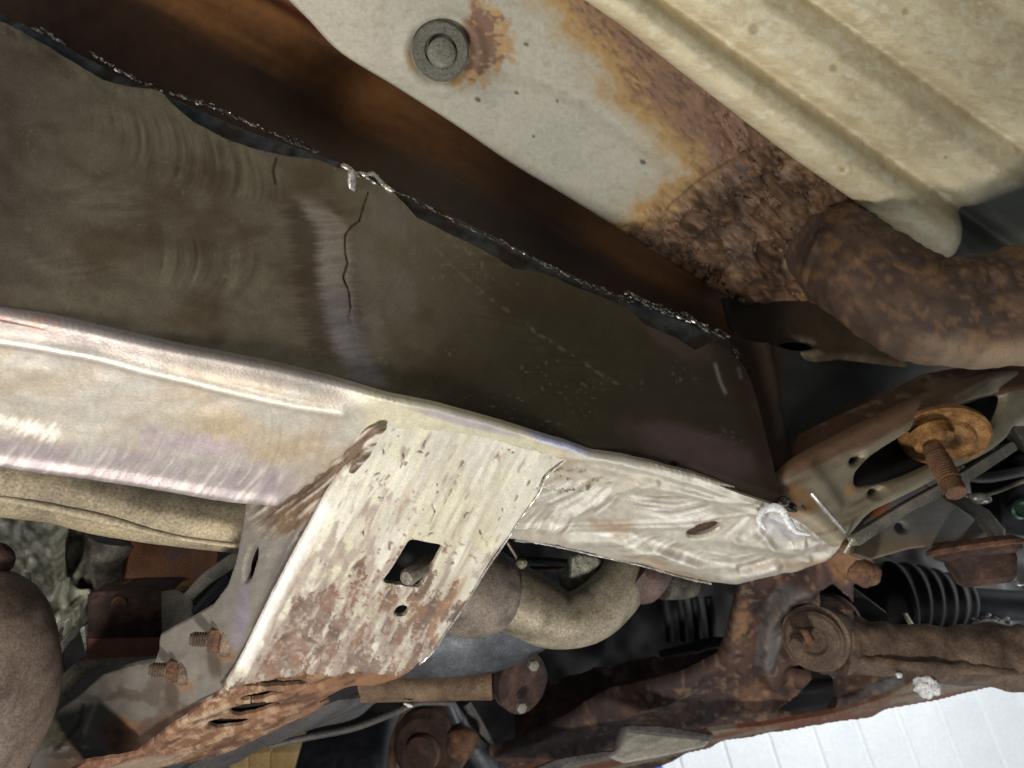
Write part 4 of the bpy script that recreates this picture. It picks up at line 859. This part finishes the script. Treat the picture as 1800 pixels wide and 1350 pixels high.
sheet('arm_plate', arm_o, D_arm, .004, bm_, holes=[arm_h, ell(1510, 807, 10.5, 5, -25), ell(1542, 863, 9, 5, -22)], step=2.4, paint=arm_paint, mat=M_attr, roll=(16, .010),
      disp=lambda X, Y: .0012*(fbm(X/60, Y/40, 3, 242)-.5)*2+.003*np.exp(-((segdist(np.asarray(X, float), np.asarray(Y, float), arm_h)[0])/7)**2))
def uf_paint(X, Y):
    n = fbm((X+Y)/50, (Y+.5*X)/12, 4, 250); c = mix(lin(100, 66, 44), lin(78, 62, 50), n); c = mix(c, lin(130, 116, 92), .6*ss(.55, .7, fbm(X/30, Y/12, 3, 251)))
    return c*(.8+.4*fbm(X/8, Y/8, 3, 252))[:, None], .7, .1
sheet('upper_web', [(1372, 862), (1378, 800), (1404, 760), (1500, 715), (1560, 690), (1620, 655), (1700, 640), (1880, 590), (1880, 670), (1740, 690), (1600, 740), (1480, 795), (1420, 830), (1390, 860)], dfit([(1375, 860, .745), (1880, 620, .98), (1500, 720, .84)]), .004, bm_, step=3, paint=uf_paint, mat=M_attr, roll=(8, .004))
sheet('lower_web', [(1500, 940), (1600, 880), (1700, 826), (1780, 775), (1790, 790), (1700, 850), (1600, 900), (1510, 960)], lambda X, Y: D_arm(X, Y)+.02, .01, bm_, step=4, mat=M_olive)
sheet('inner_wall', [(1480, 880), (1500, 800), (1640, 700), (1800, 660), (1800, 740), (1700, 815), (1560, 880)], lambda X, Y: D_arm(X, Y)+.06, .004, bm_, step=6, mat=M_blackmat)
bu = thing('mount_washer', 'orange rusty washer and threaded stud in the oval opening of the arm', 'bolt', (1655, 780, .82))
axs = np.array([.16, -.62, .77])
cw = P(1640, 778, .80)
lathe('washer', P(1660, 768, .835), (-.2, -.60, .60), [(-.006, .046), (.0, .047), (.004, .044), (.004, .032), (.010, .030), (.014, .024), (.012, .016)], M_orange, bu, 48, rough=.03)
lathe('cup', P(1640, 772, .81), (.1, -.62, .5), [(-.01, .022), (.004, .021), (.010, .014), (.012, .010)], M_orange, bu, 36, rough=.04)
def thread():
    pts = []; n = 90; a = P(1640, 790, .795); b = P(1682, 868, .745); L = np.linalg.norm(b-a)
    prof = [(0, .0105), (.012, .0105)]; k = .012
    while k < L-.018: prof += [(k, .0114), (k+.0017, .0094)]; k += .0034
    prof += [(L-.016, .0105), (L-.001, .0102), (L, .009)]
    lathe('stud', a, b-a, prof, mottled('rusty_thread', [T(78, 56, 40), T(120, 86, 58)], 60, .8, bump=.6), bu, 28, 20)
thread()
# plate and ledge under the arm
gp = thing('gusset_plate', 'flat grey plate with round hole above a rusty flanged ledge', 'bracket', (1640, 930, .85))
def gp_paint(X, Y):
    n = fbm(X/40, Y/30, 4, 260); c = mix(lin(128, 122, 108), lin(104, 104, 104), n); c = mix(c, lin(94, 104, 118), .6*ss(.4, .8, blob(X, Y, 1600, 880, 26, 34, -30)))
    c = mix(c, lin(160, 92, 50), .9*ss(.4, .7, blob(X, Y, 1546, 905, 14, 55, 22)+.3*(n-.5))); c = mix(c, lin(140, 116, 84), .7*ss(930, 960, Y))
    return c*(.86+.28*fbm(X/8, Y/8, 3, 261))[:, None], .55, .25
sheet('plate', [(1500, 975), (1512, 930), (1545, 892), (1610, 838), (1640, 858), (1680, 885), (1735, 925), (1755, 945), (1700, 952), (1600, 965), (1530, 985)], dfit([(1520, 960, .80), (1610, 840, .86), (1740, 940, .90)]), .004, gp, holes=[ell(1585, 927, 11, 9, 15)], step=2.6, paint=gp_paint, mat=M_attr, roll=(5, .002))
sheet('hole_backing', ell(1588, 928, 20, 18), lambda X, Y: np.full(np.shape(X), .90), .003, gp, step=5, mat=M_blackmat)  # black sheet added for the shade inside the round hole
sheet('ledge', cat([(1490, 985), (1530, 962), (1620, 958), (1700, 946), (1770, 950), (1778, 964), (1740, 968), (1660, 976), (1600, 984), (1560, 990), (1540, 1004), (1540, 1024), (1510, 1028), (1490, 1010)], 4, True), dfit([(1500, 1000, .76), (1700, 950, .86), (1560, 985, .77)]), .006, gp, step=2.4, mat=M_rust, roll=(6, .004), disp=lambda X, Y: .003*(fbm(X/16, Y/10, 3, 262)-.5))
bs = thing('bump_stop', 'brown cup shaped bump stop under the rusty ledge at the right edge', 'bump stop', (1720, 985, .8))
lathe('cup', P(1716, 965, .84), (.12, -1, .35), [(-.004, .030), (.0, .046), (.006, .044), (.010, .036), (.014, .036), (.034, .030), (.040, .022)], M_rustd, bs, 40, rough=.06)
lathe('collar', P(1712, 960, .842), (.12, -1, .35), [(-.006, .040), (.0, .050), (.004, .050), (.006, .044)], M_rust, bs, 40, rough=.06)

sk = thing('shock_absorber', 'glossy black shock absorber body behind the threaded stud', 'shock absorber', (1760, 800, 1.0))
tube('body', [(1900, 760, 1.0, 42), (1760, 790, 1.02, 40), (1700, 804, 1.03, 38)], M_black, sk, 32, 6)
lump('clamp_tip', P(1748, 790, .985), .008, M_bright, sk, .2, 9)
ho = thing('brake_hose', 'grey hose looping beside the stud at the right edge', 'hose', (1740, 830, .95))
tube('hose', [(1700, 800, .93, 5), (1680, 812, .93, 6), (1690, 832, .93, 8), (1730, 840, .93, 9), (1800, 828, .94, 9), (1880, 815, .95, 9)], M_dgrey, ho, 16, 10)
tube('steel_line', [(1690, 870, .94, 3), (1740, 868, .94, 3), (1800, 845, .95, 4), (1880, 820, .95, 4)], M_pipe, ho, 10, 6)
sn = thing('sensor_bracket', 'silvery bent bracket with leaf shaped tip at the right edge', 'bracket', (1740, 910, .9))
sheet('strap', [(1660, 868), (1700, 872), (1740, 895), (1770, 930), (1768, 960), (1752, 978), (1742, 940), (1710, 905), (1670, 885)], dfit([(1660, 870, .9), (1760, 960, .88), (1740, 880, .92)]), .003, sn, step=3, mat=M_grey, roll=(4, .002))
lump('bolt_head', P(1722, 876, .885), .010, M_bright, sn, .15, 12, (1.3, .7, 1))
bk = thing('control_box', 'black ribbed box with green plug at the right edge', 'box', (1790, 880, .95))
box('body', [P(1752, 850, .95), P(1860, 835, .95), P(1860, 950, .95), P(1766, 940, .95)], M_black, bk, (0, 0, -.06), .004)
lathe('plug', P(1790, 894, .945), (0, 0, 1), [(0, .013), (.006, .013), (.008, .010), (.004, .006)], mottled('dark_green_plastic', [T(30, 52, 36), T(44, 70, 50)], 30, .4, bump=.1), bk, 24)
box('frame_end', [P(1772, 650, .96), P(1880, 640, .96), P(1880, 800, .96), P(1810, 800, .96), P(1776, 740, .96)], M_castd, bk, (0, 0, -.03), .004)
hk = thing('wire_hook', 'bright bent wire hook hanging by the bump stop', 'hook', (1790, 1000, .95))
tube('wire', [(1772, 975, .95, 4), (1778, 1005, .95, 4), (1790, 1026, .95, 4), (1806, 1016, .95, 4), (1812, 980, .95, 4)], M_bright, hk, 10, 8)

# ================================================================ right: CV shaft
cv = thing('axle_shaft', 'black axle shaft with pleated rubber boot behind the brown control arm', 'axle', (1660, 1060, 1.05))
tube('boot', [(1570, 1056, 1.08, 66), (1600, 1054, 1.08, 62), (1660, 1056, 1.08, 50), (1700, 1058, 1.08, 36)], M_blackmat, cv, 48, 16, ribs=lambda t: .045*np.sin(t*2*np.pi*5.5))
tube('shaft', [(1690, 1058, 1.08, 26), (1780, 1064, 1.08, 26), (1900, 1070, 1.08, 26)], M_black, cv, 36, 4)
tube('joint', [(1450, 1050, 1.12, 80), (1500, 1050, 1.12, 84), (1560, 1055, 1.12, 72)], M_blackmat, cv, 40, 5)
tube('clamp', [(1590, 1078, 1.0, 3.5), (1598, 1092, 1.0, 4), (1606, 1104, 1.0, 4)], M_pipe, cv, 10, 4)
bead('zinc_fitting', [(1710, 1088), (1740, 1084), (1775, 1092)], M_weld, cv, lambda X, Y: 1.0+0*X, (2, 5), .1, 31)

# ================================================================ right: control arm
ca = thing('wishbone', 'brown rusty control arm with round bushing and bolt entering from the right edge', 'control arm', (1560, 1140, .9))
M_ca = mottled('brown_grey_rust', [T(58, 46, 38), T(98, 80, 66), T(132, 112, 92)], 30, .8, bump=.8, bdist=.002)
tube('arm', [(1470, 1132, .90, 50), (1500, 1132, .90, 48), (1560, 1142, .89, 45), (1640, 1148, .88, 48), (1720, 1152, .87, 52), (1800, 1158, .86, 54), (1900, 1166, .85, 58)], M_ca, ca, 44, 10, rough=.22, rscale=26, seed=41, flat=1)
tube('ridge', [(1510, 1160, .868, 8), (1580, 1166, .855, 8), (1660, 1172, .845, 9), (1760, 1180, .835, 9), (1880, 1192, .825, 9)], M_ca, ca, 16, 12, rough=.5, rscale=50)
bsx = lathe('bushing', P(1436, 1118, .895), (-.65, .05, 1), [(-.075, .040), (-.04, .046), (-.036, .042), (-.03, .044), (.0, .042), (.012, .039), (.014, .034), (.022, .034), (.026, .030), (.026, .018), (.022, .014)], M_ca, ca, 44, rough=.04)
bq = lathe('bolt', P(1404, 1120, .860), (-.55, .0, 1), [(-.01, .0075), (.02, .0075), (.030, .0072), (.032, .005)], M_mud, bsx, 20)
0 and tube('bushing_ring', [(1500, 1075, .86, 4), (1524, 1110, .85, 5), (1528, 1150, .85, 5), (1505, 1185, .86, 4)], M_ca, ca, 12, 8)
hexnut('nut', P(1410, 1120, .862), (-.55, 0, 1), .014, .012, M_rust, ca)
sl = thing('sealer_blob', 'crumpled white sealer blob stuck under the control arm', 'sealer blob', (1630, 1200, .88))
lump('blob', P(1628, 1206, .86), .0135, M_sealer, sl, .35, 19, (1.05, 1.0, .8), 40, 28, 3.5)
lump('crumb', P(1580, 1187, .86), .0035, M_sealer, sl, .3, 20)

# ================================================================ right: subframe
sf = thing('subframe', 'dark red brown rusted subframe beam with an arched bracket holding the control arm', 'subframe', (1320, 1150, .95))
D_sf = dfit([(1290, 1040, .93), (1480, 970, .82), (1500, 1220, .97), (1100, 1260, 1.05), (900, 1320, 1.12), (1300, 1200, .99), (1700, 1200, 1.02)])
sf_out = [(1296, 1020), (1345, 1014), (1400, 1004), (1450, 986), (1476, 962), (1520, 960), (1538, 985), (1550, 1010), (1540, 1024), (1506, 1034), (1502, 1060), (1502, 1110), (1540, 1180), (1620, 1178), (1830, 1165), (1830, 1192), (1600, 1216), (1560, 1228), (1545, 1256), (1460, 1272), (1330, 1300), (1250, 1312), (1180, 1344), (1080, 1380), (860, 1400), (860, 1310), (930, 1290), (1000, 1256), (1060, 1222), (1140, 1200), (1220, 1178), (1262, 1158), (1278, 1110), (1288, 1060)]
h1 = cat([(1441, 1048), (1446, 1036), (1464, 1034), (1480, 1042), (1496, 1056), (1502, 1074), (1480, 1076), (1450, 1082), (1442, 1064)], 4, True)
h2 = cat([(1382, 1190), (1392, 1180), (1416, 1174), (1440, 1186), (1438, 1192), (1410, 1194)], 3, True)
h3 = cat([(1366, 1254), (1400, 1226), (1430, 1196), (1450, 1186), (1466, 1200), (1468, 1226), (1460, 1246), (1440, 1256), (1400, 1258)], 4, True)
def sf_paint(X, Y):
    n = fbm(X/50, Y/50, 4, 270); n2 = fbm(X/10, Y/10, 4, 271)
    c = mix(lin(86, 62, 52), lin(62, 48, 44), ss(.35, .65, n)); c = mix(c, lin(138, 102, 68), .85*ss(.46, .64, n*.5+.3*blob(X, Y, 1340, 1220, 60, 40, -20)+.35*blob(X, Y, 1480, 990, 60, 40, 0)+.25*blob(X, Y, 1300, 1110, 22, 60, 5)+.15*n2))
    c = mix(c, lin(104, 100, 98), .85*ss(.40, .64, blob(X, Y, 1352, 1120, 26, 90, 12)+.8*blob(X, Y, 1400, 1060, 30, 50, 40)+.7*blob(X, Y, 1560, 1206, 60, 22, -10)+.25*(n-.5)))
    c = mix(c, lin(44, 34, 32), .6*ss(.54, .68, fbm(X/16, Y/12, 4, 275))); c = mix(c, lin(150, 120, 92), .45*ss(.60, .72, fbm(X/12, Y/8, 4, 276))); c = mix(c, lin(52, 40, 42), .6*ss(1200, 1000, X)*ss(.35, .6, n))
    return c*(.8+.4*n2)[:, None], .75, .08
def sf_disp(X, Y):
    q, _ = pl(X, Y, [(1440, 1020), (1392, 1050), (1352, 1100), (1345, 1160), (1360, 1200)]); z = .010*np.exp(-(q/13)**2)-.006*np.exp(-((q-26)/12)**2)
    z += .004*(fbm(X/40, Y/40, 4, 272)-.5)*2+.0016*(fbm(X/12, Y/10, 4, 274)-.5)*2; q, _ = pl(X, Y, [(1300, 1040), (1290, 1110), (1278, 1165), (1180, 1215), (1060, 1260)]); z += .005*np.exp(-(q/9)**2); z += .006*np.exp(-(segdist(np.asarray(X, float), np.asarray(Y, float), h3)[0]/6)**2)+.006*np.exp(-(segdist(np.asarray(X, float), np.asarray(Y, float), h1)[0]/5)**2); q, _ = pl(X, Y, [(1250, 1290), (1350, 1270), (1460, 1262)]); z += .006*np.exp(-(q/8)**2)
    z += .014*ss(50, 0, np.abs(Y-(1235+(1100-X)*.33)))*ss(1260, 1180, X)
    return z
sheet('beam', sf_out, D_sf, .006, sf, holes=[h1, h2, h3], step=2.6, disp=sf_disp, paint=sf_paint, mat=M_attr, roll=(10, .008))
sheet('inner_wall', [(1290, 1060), (1480, 1020), (1560, 1080), (1560, 1200), (1480, 1262), (1300, 1270)], lambda X, Y: D_sf(X, Y)+.07, .005, sf, step=8, mat=M_blackmat)  # back wall blackened to stand for shade inside the beam
def lf_paint(X, Y):
    n = fbm(X/70, (Y+.2*X)/7, 4, 280); c = mix(lin(118, 106, 90), lin(104, 66, 48), ss(.42, .62, n)); return c*(.85+.3*fbm(X/7, Y/5, 2, 281))[:, None], .6, .15
sheet('lower_flange', [(1010, 1345), (1100, 1322), (1200, 1300), (1260, 1288), (1340, 1280), (1400, 1270), (1470, 1258), (1560, 1230), (1600, 1205), (1640, 1192), (1720, 1188), (1760, 1206), (1650, 1234), (1560, 1250), (1530, 1264), (1500, 1268), (1440, 1276), (1380, 1288), (1350, 1290), (1270, 1306), (1248, 1318), (1180, 1334), (1100, 1352), (1000, 1400), (860, 1400), (900, 1360)],
      dfit([(1250, 1290, .95), (1700, 1215, .93), (1100, 1345, .99)]), .006, sf, step=2.4, paint=lf_paint, mat=M_attr, roll=(4, .003), disp=lambda X, Y: .002*(fbm(X/30, (Y+.2*X)/6, 3, 282)-.5))
lump('weld_lump', P(1520, 1008, .765), .0145, M_rust, sf, .25, 23, (1.2, 1, .8))
0 and tube('gusset_lip', [(1452, 1034, .83, 5), (1441, 1050, .835, 5), (1442, 1080, .835, 5), (1452, 1120, .83, 4), (1458, 1136, .84, 3)], M_rust, sf, 10, 8)

pt = thing('skid_plate', 'folded grey plastic undertray corner above the white wall at the bottom', 'undertray', (1150, 1300, .9))
D_pt = dfit([(1080, 1340, .90), (1100, 1275, .93), (1255, 1296, .95)])
M_tray = mottled('dusty_grey_plastic', [T(120, 118, 110), T(150, 147, 136), T(176, 170, 152)], 30, .6, bump=.2, stretch=(1, 1, 4))
sheet('tray', [(1072, 1330), (1096, 1280), (1110, 1284), (1250, 1300), (1240, 1312), (1160, 1330), (1100, 1340)], D_pt, .004, pt, step=2.5, mat=M_tray, roll=(4, .002))
sheet('rim', [(1080, 1318), (1094, 1276), (1108, 1272), (1180, 1276), (1255, 1290), (1254, 1300), (1180, 1294), (1104, 1286), (1090, 1318), (1072, 1332), (1000, 1345), (960, 1380), (860, 1380), (980, 1332), (1060, 1318)], lambda X, Y: D_pt(X, Y)-.005, .006, pt, step=2.5, mat=M_dgrey, roll=(4, .003))
bt = thing('blue_cap', 'small bright blue cap beyond the undertray at the bottom edge', 'cap', (1145, 1348, 2.4))
lump('cap', P(1148, 1352, 2.4), .026, M_blue, bt, .05, 5, (1.3, .7, 1))

# engine bay parts, with a black backing sheet added to keep the gaps dark
ub = thing('engine_bay', 'engine bay parts and added black backing sheet in the dark gaps behind exhaust and subframe', 'engine', (1000, 1000, 1.3))
sheet('dark_backing', [(-150, 780), (600, 780), (1300, 900), (1500, 560), (1950, 520), (1950, 1120), (1700, 1150), (1600, 1190), (1420, 1230), (1200, 1290), (1060, 1320), (1000, 1345), (900, 1400), (705, 1400), (705, 1262), (560, 1262), (500, 1290), (380, 1322), (200, 1400), (-150, 1400)],
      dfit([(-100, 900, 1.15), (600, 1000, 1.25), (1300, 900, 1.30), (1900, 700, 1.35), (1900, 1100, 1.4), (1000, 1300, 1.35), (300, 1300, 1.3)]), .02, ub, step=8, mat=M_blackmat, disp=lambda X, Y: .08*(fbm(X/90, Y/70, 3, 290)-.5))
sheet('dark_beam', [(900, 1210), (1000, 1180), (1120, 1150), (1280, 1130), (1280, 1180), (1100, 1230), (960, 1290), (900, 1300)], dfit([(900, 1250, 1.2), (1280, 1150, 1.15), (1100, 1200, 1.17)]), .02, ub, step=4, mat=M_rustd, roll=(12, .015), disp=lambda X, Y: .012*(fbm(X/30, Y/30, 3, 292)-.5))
for i, x in enumerate((1170, 1195, 1220, 1245)): tube('cooling_rib', [(x, 1050, 1.15, 8), (x+6, 1090, 1.15, 8), (x+8, 1125, 1.16, 7)], M_black, ub, 14, 4)
tube('oil_line', [(1160, 1150, 1.1, 7), (1210, 1140, 1.1, 8), (1240, 1132, 1.1, 10), (1275, 1126, 1.1, 7)], M_black, ub, 16, 6, rough=.3)
